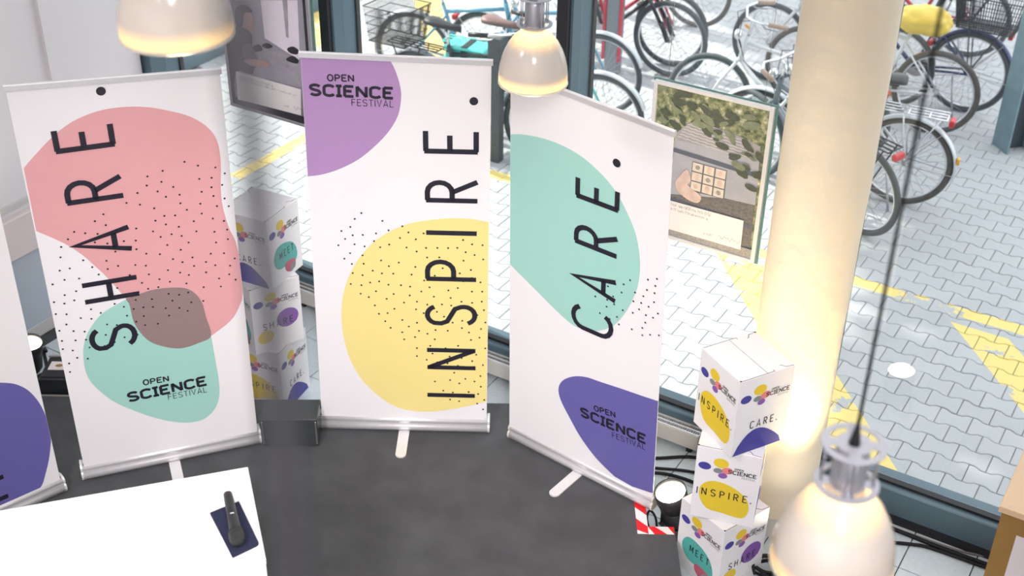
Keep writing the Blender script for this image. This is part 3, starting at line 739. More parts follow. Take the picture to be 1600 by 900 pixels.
def banner(key, label, cols, logo_key=None, graphic_label=None):
    D = DATA[key]; x, y, yaw, lean = D['pose']
    t = thing('rollup_banner', label, 'banner', (x, y, 0), yaw, 'roll-up banners on the stage')
    cs = D.get('corners') or [(-0.425, 2.05), (0.425, 2.05), (0.424, 0.0), (-0.424, 0.0)]
    (tlx, tlz), (trx, trz), (brx, brz), (blx, blz) = cs
    sl, cl = math.sin(lean), math.cos(lean)
    def P(u, v, k=0.0):            # panel coordinates to banner coordinates; k lifts ink off the sheet
        return (u, v * sl - k, v * cl)
    def left(v): return tlx + (blx - tlx) * (tlz - v) / (tlz - blz)
    def right(v): return trx + (brx - trx) * (trz - v) / (trz - brz)
    g0 = 0.072
    # sheet
    mb = MB()
    n = 14
    fr, bk = [], []
    for i in range(n + 1):
        f = i / n
        lv = g0 + (tlz - 0.02 - g0) * f; rv = g0 + (trz - 0.02 - g0) * f
        fr += [P(left(lv) + 0.003, lv), P(right(rv) - 0.003, rv)]
        bk += [P(left(lv) + 0.003, lv, -0.0015), P(right(rv) - 0.003, rv, -0.0015)]
    vs = fr + bk; o = len(fr); fs = []
    for i in range(n):
        a = 2 * i
        fs += [(a, a + 1, a + 3, a + 2), (o + a + 2, o + a + 3, o + a + 1, o + a), (a, a + 2, o + a + 2, o + a), (a + 1, o + a + 1, o + a + 3, a + 3)]
    mb.add(vs, fs, M['vinyl']); sheet = mb.build('printed_sheet', t)
    # top rail: clamped aluminium profile
    mb = MB()
    A, B = Vector(P(left(tlz) - 0.004, tlz - 0.012)), Vector(P(right(trz) + 0.004, trz - 0.012))
    prof = [(-0.0085, -0.014), (-0.0085, 0.008), (-0.004, 0.013), (0.004, 0.013), (0.0085, 0.008), (0.0085, -0.014)]
    vs = [A + Vector((0, q[0], q[1])) for q in prof] + [B + Vector((0, q[0], q[1])) for q in prof]
    k = len(prof)
    mb.add(vs, [(i, (i + 1) % k, k + (i + 1) % k, k + i) for i in range(k)] + [tuple(range(k)), tuple(reversed(range(k, 2 * k)))], M['alu'])
    mb.build('top_rail', t)
    # base cassette with rounded nose, end caps, feet and the support pole behind
    hx = 0.43
    mb = MB()
    prof = [(0.07, 0.012), (0.075, 0.05), (0.062, 0.078), (0.03, 0.088), (0.004, 0.086), (-0.008, 0.076), (-0.010, 0.064), (-0.004, 0.052), (-0.014, 0.044), (-0.017, 0.028), (-0.012, 0.012), (0.0, 0.008)]
    mb.prism(prof, -hx, hx, M['alu'], True)
    base = mb.build('base_cassette', t)
    for sx in (-1, 1):
        mb = MB(); pr = [(a * 1.04 - 0.0005, b * 1.02) for a, b in prof]
        mb.prism(pr, sx * hx, sx * (hx + 0.010), M['cap'] if key == 'C' else M['alu_white']); mb.build('end_cap', t)
        mb = MB(); mb.box((sx * (hx - 0.01), 0.008, 0.089), (0.010, 0.012, 0.010), M['black_plastic'], bevel=0.002); mb.build('clip', t)
    mb = MB()
    L = 0.215
    pts = [(-0.027, 0.02), (-0.027, -L + 0.02)] + [(0.027 * math.cos(math.radians(a)), -L + 0.02 + 0.027 * math.sin(math.radians(a))) for a in range(200, 341, 20)] + [(0.027, -L + 0.02), (0.027, 0.02)]
    prism_xy(mb, pts, 0.0005, 0.0075, M['alu_white']); mb.build('front_foot', t)
    mb = MB(); mb.box((0, 0.17, 0.005), (0.054, 0.20, 0.009), M['alu_white'], bevel=0.002); mb.build('rear_foot', t)
    mb = MB(); top = P(0, (tlz + trz) / 2 - 0.02, -0.014)
    mb.tube([(0, 0.045, 0.06), (0, top[1] * .5 + .03, 1.0), top], 0.008, 8, M['alu']); mb.build('support_pole', t)
    # prints
    lay = 0.0007
    for i, (nm, pts) in enumerate(D['blobs'].items()):
        
        def at_edge(p):
            return p[0] < left(p[1]) + 0.012 or p[0] > right(p[1]) - 0.012 or p[1] > tlz - 0.06 or p[1] < 0.12
        sm = smooth_closed(pts, 4, at_edge)
        out = []
        for u, v in sm:
            v = min(max(v, g0 + 0.014), (tlz if u < 0 else trz) - 0.026)
            out.append((min(max(u, left(v) + 0.004), right(v) - 0.004), v))
        cl_ = []
        for q in out:
            if not cl_ or (Vector(q) - Vector(cl_[-1])).length > 0.0008: cl_.append(q)
        mb = MB(); mb.poly(cl_, M[cols[nm]], lay * (i + 1), P)
        tag(mb.build('printed_shape', sheet, fix=False), {'pink': 'coral pink printed shape', 'mint': 'mint green printed shape', 'overlap': 'taupe overlap of two printed shapes',
            'purple': 'lilac printed shape', 'yellow': 'lemon yellow printed shape', 'violet': 'violet blue printed shape', 'blue': 'violet blue printed shape'}[nm])
    ly = lay * (len(D['blobs']) + 2)
    for ch, b0, b1, cp in D['letters']:
        mb = MB()
        base_u = (b0[0] + b1[0]) / 2
        cap = base_u - cp[0]
        v0, v1 = min(b0[1], b1[1]), max(b0[1], b1[1])
        w, pls = GLY[ch]
        tk = 0.0245
        for pl in pls:
            k = (v1 - v0 - tk * 0.0) / w
            if ch == 'I':
                mid = (v0 + v1) / 2
                stroke(mb, pl, tk, M['black_ink'], ly, P, lambda a, b: (base_u - b * cap, mid))
            else:
                stroke(mb, pl, tk, M['black_ink'], ly, P, lambda a, b: (base_u - b * cap, v0 + a * k))
        tag(mb.build('printed_letter', sheet, fix=False), 'black condensed capital ' + ch)
    if 'dot' in D:
        mb = MB(); disc(mb, D['dot'][0], D['dot'][1], 0.0195, M['black_ink'], ly, P, 20); mb.build('full_stop', sheet, fix=False)
    if 'logo' in D:
        mb = MB(); g = D['logo']
        (a, b), (c, d) = g['SCIENCE']; word(mb, 'SCIENCE', a, b, c, d, 0.050, 0.0135, M['black_ink'], ly, P, True, 0.13)
        (a, b), (c, d) = g['OPEN']; word(mb, 'OPEN', a, b, c, d, 0.030, 0.0066, M['black_ink'], ly, P, False, 0.13)
        (a, b), (c, d) = g['FESTIVAL']; word(mb, 'FESTIVAL', a, b, c, d, 0.032, 0.0032, M['black_ink'], ly, P, False, 0.16)
        mb.build('festival_logo', sheet, fix=False)
    if 'dots' in D:
        rg = D['dots']; us = [q[0] for q in rg]; vs_ = [q[1] for q in rg]
        rnd = random.Random(3); acc = []
        md = 0.042 if key != 'C' else 0.037
        for _ in range(6000):
            q = (rnd.uniform(min(us), max(us)), rnd.uniform(min(vs_), max(vs_)))
            if not inside(q, rg) or q[0] > right(q[1]) - 0.01: continue
            if all((q[0] - a[0]) ** 2 + (q[1] - a[1]) ** 2 > md * md for a in acc): acc.append(q)
        acc = [q for q in acc if rnd.random() < 0.82]
        mb = MB()
        for q in acc: disc(mb, q[0], q[1], 0.0048, M['black_ink'], ly + 0.0003, P, 8)
        tag(mb.build('speckle_dots', sheet, fix=False), kind='stuff')
    return t
banner('S', 'white roll-up banner reading SHARE with coral and mint shapes', {'pink': 'pink', 'mint': 'mint', 'overlap': 'brown'})
banner('I', 'white roll-up banner reading INSPIRE with lilac and yellow shapes', {'purple': 'purple', 'yellow': 'yellow'})
banner('C', 'white roll-up banner reading CARE with mint and violet shapes', {'mint': 'mint', 'blue': 'violet'})
banner('M', 'white roll-up banner cut by the left edge, violet shape and letter M', {'blue': 'violet'})

# ================================================================== CARTON STACKS
BS, BH = 0.28, 0.398
FACES = ['INSPIRE', 'CARE', 'MEET', 'SHARE']      # anticlockwise seen from above, from the left front face on
def ell(cx, cz, rx, rz, rot=0, n=20, egg=0.0):
    o = []
    for i in range(n):
        a = 2 * PI * i / n; r = 1 + egg * math.cos(a)
        x, z = rx * r * math.cos(a), rz * r * math.sin(a); c, s = math.cos(rot), math.sin(rot)
        o.append((cx + x * c - z * s, cz + x * s + z * c))
    return o
def petals(fn):
    lz = BH * 0.755
    for pts, m, k in ((ell(-0.094, lz - 0.004, 0.028, 0.020, -0.05, egg=-0.22), 'card_blue', 0.0005), (ell(-0.028, lz + 0.026, 0.033, 0.026, -0.05, egg=-0.08), 'card_yellow', 0.0005),
                      (ell(-0.002, lz - 0.010, 0.026, 0.018, 0.35), 'card_pink', 0.0008), (ell(-0.041, lz - 0.017, 0.020, 0.014, 0.1), 'card_grey', 0.0011), (ell(-0.018, lz - 0.040, 0.020, 0.015, 0.1), 'card_purple', 0.0014)):
        mb = MB(); mb.poly(pts, M[m], k, fn); yield mb
def face_print(mb, fn, kind):
    h = BS / 2
    lz = BH * 0.755
    word(mb, 'SCIENCE', 0.004, lz - 0.020, 0.125, lz - 0.020, 0.0195, 0.0040, M['black_ink'], 0.0017, fn, True, 0.13)
    word(mb, 'OPEN', 0.030, lz + 0.005, 0.068, lz + 0.005, 0.0095, 0.0022, M['black_ink'], 0.0017, fn, False, 0.14)
    word(mb, 'FESTIVAL', 0.066, lz - 0.036, 0.122, lz - 0.036, 0.0095, 0.0010, M['black_ink'], 0.0017, fn, False, 0.2)
    tz = BH * 0.34
    def text(s, x0, x1, z, rot=0.0):
        word(mb, s, x0, z, x1, z + rot, 0.038, 0.0048, M['black_ink'], 0.0014, fn, False, 0.42)
        disc(mb, x1 + 0.017, z + rot + 0.003, 0.0035, M['black_ink'], 0.0014, fn, 8)
    if kind == 'INSPIRE':
        mb.poly(smooth_closed([(-0.105, tz + 0.05), (-0.06, tz + 0.085), (0.0, tz + 0.082), (0.06, tz + 0.055), (0.103, tz + 0.01), (0.112, tz - 0.05), (0.085, tz - 0.094), (0.0, tz - 0.085), (-0.07, tz - 0.075), (-0.108, tz - 0.015)], 3), M['card_yellow'], 0.0005, fn)
        text('INSPIRE', -0.122, 0.100, tz)
    elif kind == 'CARE':
        pts = [(-h + 0.006, 0.004)] + [(-h + 0.006 + 0.262 * i / 12, 0.004 + 0.112 * math.sin(PI * min(1, (i / 12) ** 0.8)) + 0.012 * i / 12) for i in range(1, 12)] + [(h - 0.02, 0.004)]
        mb.poly(pts, M['card_blue'], 0.0005, fn)
        text('CARE', -0.06, 0.062, tz - 0.005)
    elif kind == 'MEET':
        mb.poly(smooth_closed([(-0.105, tz + 0.03), (-0.07, tz + 0.075), (0.0, tz + 0.075), (0.07, tz + 0.04), (0.10, tz - 0.03), (0.075, tz - 0.075), (0.01, tz - 0.06), (-0.06, tz - 0.055), (-0.10, tz - 0.02)], 3), M['card_teal'], 0.0005, fn)
        mb.poly(smooth_closed([(-0.01, tz - 0.045), (0.04, tz - 0.045), (0.075, tz - 0.06), (0.07, tz - 0.105), (0.02, tz - 0.11), (-0.015, tz - 0.08)], 3), M['card_red'], 0.0008, fn)
        mb.poly(smooth_closed([(0.03, tz - 0.115), (0.035, tz - 0.08), (0.06, tz - 0.062), (0.068, tz - 0.1)], 3), M['card_grey'], 0.0011, fn)
        text('MEET', -0.055, 0.068, tz)
    else:
        mb.poly(ell(0.055, tz + 0.035, 0.064, 0.056, 0.15), M['card_purple'], 0.0005, fn)
        mb.poly(ell(-0.075, tz - 0.045, 0.045, 0.040, 0.2), M['card_yellow'], 0.0005, fn)
        text('SHARE', -0.085, 0.085, tz)
def carton(x, y, z, yaw, label, group, turn=0, show=(0, 1, 2, 3)):
    t = thing('display_carton', label, 'box', (x, y, z), yaw, group)
    mb = MB(); h = BS / 2; w = 0.004
    for sx, sy, a, b in ((0, -1, BS, w), (0, 1, BS, w), (-1, 0, w, BS - 2 * w), (1, 0, w, BS - 2 * w)):
        mb.box((sx * (h - w / 2), sy * (h - w / 2), BH / 2), (a, b, BH), M['card'], bevel=0.0012)
    mb.box((0, 0, 0.003), (BS - 0.01, BS - 0.01, 0.005), M['card'])
    body = mb.build('carton_body', t)
    for s in (-1, 1):
        mb = MB(); mb.box((s * h / 2, 0, BH - 0.0005), (h - 0.0025, BS - 0.005, 0.003), M['card'], bevel=0.0008); mb.build('lid_flap', t)
    mb = MB()
    f = lambda a, b, k: (a, b, BH + 0.0012)
    for sy in (-1, 1):
        e = sy * (h - 0.0035)
        for pl in ([(-h + 0.003, e), (h * 0.25, e), (h * 0.25, e - sy * 0.012)], [(h * .55, e - sy * 0.024), (h * .62, e - sy * 0.022), (h * .7, e - sy * 0.005), (h - 0.004, e)]):
            stroke(mb, pl, 0.0028, M['slot'], 0, f, lambda a, b: (a, b))
    disc(mb, -h + 0.004, -h + 0.006, 0.005, M['slot'], 0, f, 8); disc(mb, h - 0.004, h - 0.006, 0.005, M['slot'], 0, f, 8)
    mb.build('lid_slot', t, fix=False)
    for i in range(4):
        a = -PI / 2 * 1 + i * PI / 2          # faces -y, +x, +y, -x
        if i not in show: continue
        rot = Matrix.Rotation(i * PI / 2, 4, 'Z')
        fn = lambda u, v, k, rot=rot: tuple(rot @ Vector((u, -h - k, v)))
        for pb_ in petals(fn): pb_.build('emblem_petal', body, fix=False)
        mb = MB(); face_print(mb, fn, FACES[(i + turn) % 4])
        tag(mb.build('printed_face', body, fix=False), 'printed face reading ' + FACES[(i + turn) % 4])
    return t
# local faces: 0 = towards -y (front right when yaw is about 40 degrees), 3 = towards -x (front left)
RX, RY = 0.991, 4.424
gR, gL = 'cartons stacked beside the column', 'cartons stacked behind the stage'
carton(RX - 0.003, RY - 0.006, FZ, 0.643, 'white printed carton, MEET and SHARE faces, bottom of the right stack', gR, 3)
carton(RX - 0.003, RY - 0.001, FZ + BH + 0.002, -0.288, 'white printed carton, INSPIRE face forward, middle of the right stack', gR, 0)
carton(RX + 0.012, RY + 0.01, FZ + 2 * BH + 0.004, 0.489, 'white printed carton, INSPIRE and CARE faces, top of the right stack', gR, 1)
LX, LY = -1.305, 5.705
carton(LX, LY, FZ, 1.195, 'white printed carton half hidden by the stage edge, bottom of the left stack', gL, 1)
carton(LX - 0.002, LY - 0.002, FZ + BH + 0.002, 0.621, 'white printed carton with SHARE face, middle of the left stack', gL, 3)
carton(LX + 0.014, LY, FZ + 2 * BH + 0.004, 1.137, 'white printed carton with MEET and CARE faces, top of the left stack', gL, 2)

# ================================================================== PENDANT LAMPS
def pendant(x, y, z, yaw, label, cable_label=None):
    t = thing('pendant_lamp', label, 'lamp', (x, y, z), yaw, 'opal glass pendant lamps')
    prof = [(0.121, 0.0), (0.1265, 0.012), (0.1265, 0.035), (0.123, 0.065), (0.116, 0.095), (0.105, 0.125), (0.089, 0.155), (0.069, 0.180), (0.048, 0.198), (0.040, 0.206), (0.038, 0.222)]
    inner = [(r - 0.0045, zz) for r, zz in prof]
    mb = MB(); mb.lathe(prof + inner[::-1] + [prof[0]], 48, M['opal'], cap=False); mb.build('glass_shade', t)
    mb = MB(); n = 48
    mb.tube([(0.1245 * math.cos(2 * PI * i / n), 0.1245 * math.sin(2 * PI * i / n), 0.001) for i in range(n)], 0.0042, 8, M['rim_glass'], closed=True); mb.build('glass_rim', t)
    def ring(z0, r, nm):
        # flat disc with four curved slots
        mb = MB(); th = 0.0035; seg = 48
        r0, ra, rb = 0.014, r * 0.55, r * 0.80
        def ann(a, b, a0, a1, k):
            vs, fs = [], []
            for i in range(k + 1):
                q = a0 + (a1 - a0) * i / k
                for rr in (a, b):
                    for zz in (z0, z0 + th): vs.append((rr * math.cos(q), rr * math.sin(q), zz))
            for i in range(k):
                o = 4 * i
                fs += [(o, o + 4, o + 6, o + 2), (o + 1, o + 3, o + 7, o + 5), (o, o + 1, o + 5, o + 4), (o + 2, o + 6, o + 7, o + 3)]
            fs += [(0, 2, 3, 1), (4 * k, 4 * k + 1, 4 * k + 3, 4 * k + 2)]
            mb.add(vs, fs, M['steel_ring'])
        ann(rb, r, 0, 2 * PI, seg); ann(r0, ra, 0, 2 * PI, seg)
        for q in range(4):
            c = q * PI / 2 + 0.5
            ann(ra, rb, c - 0.28, c + 0.28, 6)
        return mb.build(nm, t)
    ring(0.222, 0.065, 'lower_ring'); ring(0.322, 0.0655, 'upper_ring')
    mb = MB(); mb.lathe([(0.033, 0.20), (0.035, 0.226), (0.035, 0.300), (0.031, 0.312), (0.012, 0.316)], 24, M['steel']); mb.build('lamp_holder', t)
    for q in range(4):
        a = q * PI / 2 + 0.5
        for da in (-0.12, 0.12):
            mb = MB(); px, py = 0.052 * math.cos(a + da), 0.052 * math.sin(a + da)
            mb.tube([(px, py, 0.224), (px, py, 0.325)], 0.0022, 6, M['steel']); mb.build('spacer_rod', t)
    mb = MB(); mb.lathe([(0.011, 0.318), (0.010, 0.335), (0.006, 0.36), (0.004, 0.372)], 12, M['cable']); mb.build('strain_relief', t)
    mb = MB(); mb.tube([(0, 0, 0.33), (0, 0, TOP - z - 0.001)], 0.0038, 8, M['cable']); mb.build('power_cable', t)
    mb = MB(); mb.sphere((0, 0, 0.135), 0.026, M['bulb'], 16, 10, (1, 1, 1.35)); mb.build('bulb', t)
    l = bpy.data.lights.new('lamp_glow', 'POINT'); l.energy = 4.5; l.color = (1.0, 0.80, 0.52); l.shadow_soft_size = 0.03
    lo = bpy.data.objects.new('lamp_glow', l); COL.objects.link(lo); lo.parent = t; lo.location = (0, 0, 0.186)
    l2 = bpy.data.lights.new('lamp_glow', 'POINT'); l2.energy = 3.0; l2.color = (1.0, 0.83, 0.58); l2.shadow_soft_size = 0.03  # extra point light added low in the glass to brighten its rim
    lo = bpy.data.objects.new('lamp_glow', l2); COL.objects.link(lo); lo.parent = t; lo.location = (0, 0, 0.012)
    return t
pendant(-0.771, 2.764, 3.085, 0.3, 'opal glass pendant lamp at the top left before the white wall')
pendant(0.064, 4.361, 2.305, 0.0, 'opal glass pendant lamp hanging before the top corner of the CARE banner')
pendant(0.682, 1.985, 2.235, 0.9, 'opal glass pendant lamp nearest the viewer, with grey ring holder, lower right')
# slim cable close to the gallery rail
mb = MB()
mb.tube([(-0.0885, 0.391, FZ), (-0.0885, 0.391, TOP - 0.001)], 0.0060, 8, M['cable'])
tag(mb.build('hanging_cable'), 'blurred dark cable hanging close to the viewer, left of centre', 'cable')

# ================================================================== FLOODLIGHTS
def flood(x, y, z, yaw, tilt, label, spot=None, r=0.078, h=0.24):
    t = thing('floor_floodlight', label, 'spotlight', (x, y, z), yaw, 'black floor floodlights')
    T = Matrix.Translation((0, 0, 0.155)) @ Matrix.Rotation(tilt, 4, 'X') @ Matrix.Translation((0, 0, -0.10))
    mb = MB(); mb.lathe([(0.02, 0.0), (r * .72, 0.004), (r * .80, 0.05), (r * .82, 0.12), (r * .97, 0.17), (r, h), (r * .93, h), (r * .9, h - 0.02)], 32, M['black_plastic'], xf=T, cap=False)
    mb.lathe([(0.021, 0.0), (0.0, 0.0)], 32, M['black_plastic'], xf=T, cap=False)
    body = mb.build('lamp_can', t)
    mb = MB()
    for k in range(9): mb.lathe([(r * .84, 0.03 + k * .011), (r * .90, 0.033 + k * .011), (r * .84, 0.036 + k * .011)], 32, M['black_plastic'], xf=T, cap=False)
    mb.build('cooling_fin', body)
    mb = MB(); mb.lathe([(r * .91, h - 0.018), (0.0, h - 0.014)], 32, M['flood_lens'], xf=T, cap=False); mb.build('lens', body, fix=False)
    mb = MB()
    hy = r + 0.012
    for sx in (-1, 1): mb.box((sx * hy, 0, 0.085), (0.006, 0.03, 0.17), M['black_plastic'], bevel=0.001)
    mb.box((0, 0, 0.004), (2 * hy + 0.006, 0.05, 0.008), M['black_plastic'], bevel=0.001); mb.build('yoke', t)
    for sx in (-1, 1):
        mb = MB(); mb.lathe([(0.016, 0), (0.018, 0.004), (0.018, 0.016), (0.012, 0.02)], 12, M['black_plastic'], xf=Matrix.Translation((sx * hy, 0, 0.155)) @ Matrix.Rotation(sx * PI / 2, 4, 'Y')); mb.build('tilt_knob', t)
    if spot:
        l = bpy.data.lights.new('flood_beam', 'SPOT'); l.energy = spot[0]; l.color = spot[1]; l.spot_size = math.radians(spot[2]); l.spot_blend = 0.9; l.shadow_soft_size = 0.06
        o = bpy.data.objects.new('flood_beam', l); COL.objects.link(o); o.parent = t
        o.location = tuple(T @ Vector((0, 0, h + 0.005)))
        d = Vector(spot[3]); q = Matrix.Rotation(-yaw, 4, 'Z') @ d
        o.rotation_euler = q.to_track_quat('-Z', 'Y').to_euler()
    return t
WARM = (1.0, 0.72, 0.30)
f1 = flood(0.800, 4.635, FZ, -1.1, 0.30, 'black floor floodlight with glowing lens inside the taped platform notch', (85, WARM, 90, (0.42, 0.14, 1.0)))
f2 = flood(1.31, 4.29, FZ, -0.1, -0.12, 'black floor floodlight at the foot of the column behind the near lamp', (120, WARM, 66, (0.10, 0.36, 1.0)))
f3 = flood(-2.67, 5.80, FZ, 0.9, 0.25, 'black floor floodlight glowing beside the black case, far left', (25, (1.0, 0.78, 0.6), 90, (-0.5, -0.1, 1.0)), r=0.068, h=0.22)

# ================================================================== TABLE, MICROPHONE
Bc = Vector((-0.955, 3.607, 1.1)); tdir = Vector((0.9545, 0.298, 0)); ndir = Vector((0.298, -0.9545, 0))
yawT = math.atan2(tdir.y, tdir.x)
tab = thing('presenter_counter', 'white high counter in the foreground with a microphone on top', 'table', (Bc.x, Bc.y, 0), yawT)
TD = 0.49
mb = MB(); mb.box((-0.8, -TD / 2, 1.085), (1.6, TD, 0.03), M['white_top'], bevel=0.003); mb.build('counter_top', tab)
mb = MB(); mb.box((-0.8, -TD + 0.012, 0.535), (1.596, 0.02, 1.068), M['white_top'], bevel=0.002); mb.build('front_panel', tab)
mb = MB(); mb.box((-1.2, -TD / 2, 0.535), (0.02, TD - 0.06, 1.068), M['white_top'], bevel=0.002); mb.build('side_panel', tab)
# pouch under the microphone
def cloth(name, corners, z, th, m, label, cat):
    mb = MB(); pts = [Vector(c) for c in corners]; n = len(pts); out = []
    for i in range(n):
        a, p, b = pts[i - 1], pts[i], pts[(i + 1) % n]
        r = 0.014 if i == 2 else 0.004
        q0, q1 = p + (a - p).normalized() * r, p + (b - p).normalized() * r
        for k in range(5):
            t = k / 4; out.append(tuple(q0 * (1 - t) ** 2 + p * 2 * t * (1 - t) + q1 * t * t))
    prism_xy(mb, out, z, z + th, m)
    o = mb.build(name); tag(o, label, cat); return o
cloth('microphone_pouch', [(-1.040, 3.350), (-0.919, 3.135), (-0.840, 3.199), (-0.950, 3.412)], 1.1005, 0.006, M['navy'], 'flat navy felt pouch under the microphone on the white counter', 'pouch')
a, b = Vector((-0.989, 3.422, 0)), Vector((-0.904, 3.170, 0))
mic_yaw = math.atan2(b.y - a.y, b.x - a.x)
mic = thing('handheld_microphone', 'black handheld wireless microphone lying on the navy pouch', 'microphone', (a.x, a.y, 1.107), mic_yaw)
XF = Matrix.Translation((0, 0, 0.0245)) @ Matrix.Rotation(PI / 2, 4, 'Y')
mb = MB(); mb.lathe([(0.010, 0.0), (0.0155, 0.004), (0.0165, 0.03), (0.0175, 0.09), (0.0195, 0.165), (0.021, 0.195)], 24, M['black_plastic'], xf=XF); mb.build('handle', mic)
mb = MB(); mb.lathe([(0.021, 0.195), (0.0245, 0.200), (0.0255, 0.206), (0.0245, 0.212)], 24, M['gasket'], xf=XF); mb.build('collar', mic)
mb = MB(); mb.lathe([(0.0235, 0.209), (0.0265, 0.222), (0.0262, 0.240), (0.0225, 0.254), (0.015, 0.262), (0.004, 0.265)], 24, M['mic_mesh'], xf=XF); mb.build('grille_head', mic)
mb = MB(); mb.box((0.115, 0, 0.0425), (0.05, 0.010, 0.003), M['gasket'], bevel=0.001); mb.build('display_strip', mic)
mb = MB(); mb.box((0.128, 0, 0.0445), (0.005, 0.013, 0.002), M['silver'], bevel=0.0005); tag(mb.build('switch', mic), 'pale slide switch')

# ================================================================== BLACK BOX, CASE, WOODEN UNIT
bx = thing('black_pedestal_box', 'glossy black low box on the carpet between the SHARE and INSPIRE banners', 'box', (-1.112, 5.18, 0), 0.03)
mb = MB(); mb.box((0, -0.033, 0.091), (0.285, 0.17, 0.168), M['gloss_black'], bevel=0.004); mb.build('box_body', bx)
for sx in (-1, 1):
    mb = MB(); mb.box((sx * 0.134, -0.119, 0.09), (0.006, 0.004, 0.14), M['steel'], bevel=0.001); tag(mb.build('corner_strip', bx), 'thin metal corner strip')
    for sy in (-1, 1):
        mb = MB(); mb.box((sx * 0.12, -0.033 + sy * 0.06, 0.004), (0.03, 0.03, 0.008), M['gasket']); mb.build('foot', bx)
cs = thing('equipment_case', 'black equipment case with a paper label behind the left banners', 'case', (-2.27, 5.60, FZ), 0.0)
mb = MB(); mb.box((0, 0, 0.115), (0.50, 0.21, 0.23), M['b_black'], bevel=0.006); mb.build('case_body', cs)
mb = MB(); mb.box((0, 0.0, 0.233), (0.48, 0.18, 0.006), M['gasket'], bevel=0.002); mb.build('lid', cs)
mb = MB(); mb.box((0, 0.098, 0.238), (0.50, 0.014, 0.014), M['trim_metal'], bevel=0.002); mb.build('lid_rail', cs)
mb = MB(); mb.box((-0.14, 0.01, 0.237), (0.16, 0.075, 0.002), M['paper']); lab = mb.build('paper_label', cs)
f = lambda a, b, k: (-0.14 + a, 0.01 + b, 0.2385 + k)
mb = MB(); mb.poly(ell(-0.03, 0, 0.020, 0.014), M['wood_front'], 0, f); mb.build('round_logo', lab, fix=False)
mb = MB(); mb.poly([(0.012, -0.018), (0.018, -0.018), (0.018, 0.02), (0.012, 0.02)], M['slot'], 0, f); mb.poly([(0.018, -0.018), (0.05, -0.018), (0.05, -0.012), (0.018, -0.012)], M['slot'], 0, f)
mb.build('label_print', lab, fix=False)
mb = MB(); mb.sphere((0, 0, 0), 0.1, M['b_grey'], 20, 12, (1.4, 1.1, 0.75), lambda p: 1 + 0.25 * noise.noise(p * 1.6))
tag(mb.build('cloth_bundle', None, None, True, (-2.36, 5.86, FZ + 0.064)), 'grey cloth bundle on the tiles behind the black equipment case', 'cloth')

wd = thing('wooden_desk', 'light wood desk corner with amber front at the right edge', 'desk', W(-0.302, 4.118, FZ), ROT)
hh = 0.9 - FZ
mb = MB(); mb.box((0.40, 0.26, hh - 0.014), (0.80, 0.52, 0.028), M['wood_light'], bevel=0.002); mb.build('desk_top', wd)
mb = MB(); mb.box((0.40, 0.021, (hh - 0.028) / 2), (0.774, 0.018, hh - 0.030), M['wood_front'], bevel=0.001); fp = mb.build('front_panel', wd)
for x in (0.022, 0.778):
    mb = MB(); mb.box((x, 0.262, (hh - 0.028) / 2), (0.018, 0.46, hh - 0.030), M['wood_front'], bevel=0.001); mb.build('side_panel', wd)
mb = MB(); mb.box((0.19, 0.0105, hh - 0.26), (0.21, 0.002, 0.29), M['paper']); mb.build('paper_notice', fp)
mb = MB(); mb.lathe([(0.004, 0), (0.004, 0.0012)], 10, M['steel'], xf=Matrix.Translation((0.035, 0.02, hh))); mb.build('screw', wd)

# ================================================================== CABLES ON THE FLOOR
def cable(pts, r, m, label, z=None):
    z = FZ + r if z is None else z
    P = [Vector((p[0], p[1], p[2] if len(p) > 2 else z)) for p in pts]
    out = []
    for i in range(len(P) - 1):
        p0, p1, p2, p3 = P[max(i - 1, 0)], P[i], P[i + 1], P[min(i + 2, len(P) - 1)]
        for q in range(6):
            t = q / 6
            out.append(0.5 * ((2 * p1) + (p2 - p0) * t + (2 * p0 - 5 * p1 + 4 * p2 - p3) * t * t + (3 * p1 - p0 - 3 * p2 + p3) * t ** 3))
    out.append(P[-1])
    mb = MB(); mb.tube(out, r, 7, m); o = mb.build('floor_cable'); tag(o, label, 'cable', 'cables along the window'); return o
cable([(0.50, 5.21), (0.75, 5.192), (0.97, 5.205), (1.15, 5.12), (1.25, 5.03)], 0.009, M['cable'], 'black cable nearest the convector, behind the CARE banner')
cable([(0.50, 5.13), (0.744, 5.115), (0.955, 5.085), (1.09, 5.0)], 0.008, M['cable'], 'middle black cable of three behind the taped floodlight')
cable([(0.5, 5.03), (0.74, 5.075), (0.90, 5.03), (1.04, 4.93)], 0.009, M['cable'], 'black cable nearest the taped floodlight on the tiles')
cable([(1.55, 4.60), (1.70, 4.585), (1.848, 4.589), (1.95, 4.578), (2.02, 4.560), (2.15, 4.49), (2.30, 4.405)], 0.009, M['cable'], 'black cable crossing the tiles right of the near lamp')
cable([(1.60, 4.80), (1.75, 4.75), (1.885, 4.68), (2.08, 4.555), (2.28, 4.44), (2.42, 4.34)], 0.011, M['cable'], 'thick black cable along the window frame beside the desk')
cable([(1.62, 4.86), (1.80, 4.74), (2.02, 4.62), (2.16, 4.545), (2.30, 4.50), (2.45, 4.44)], 0.006, M['grey_cable'], 'thin grey cable along the window frame beside the desk')
rc = random.Random(5)
pts = []
for i in range(40):
    a = i * 0.9; r = 0.05 + 0.05 * rc.random()
    pts.append((1.24 + r * math.cos(a) * 1.2, 4.42 + r * math.sin(a) * .8 - 0.002 * i, FZ + 0.008 + 0.0016 * i))
cable(pts, 0.007, M['cable'], 'tangled coil of black cable on the floor beside the right carton stack')
cable([(0.70, 4.60), (0.675, 4.67, FZ + .05), (0.69, 4.72, FZ + .07), (0.72, 4.70, FZ + .04), (0.715, 4.62, FZ + .01), (0.66, 4.56)], 0.006, M['cable'], 'short looped black cord at the taped platform corner')

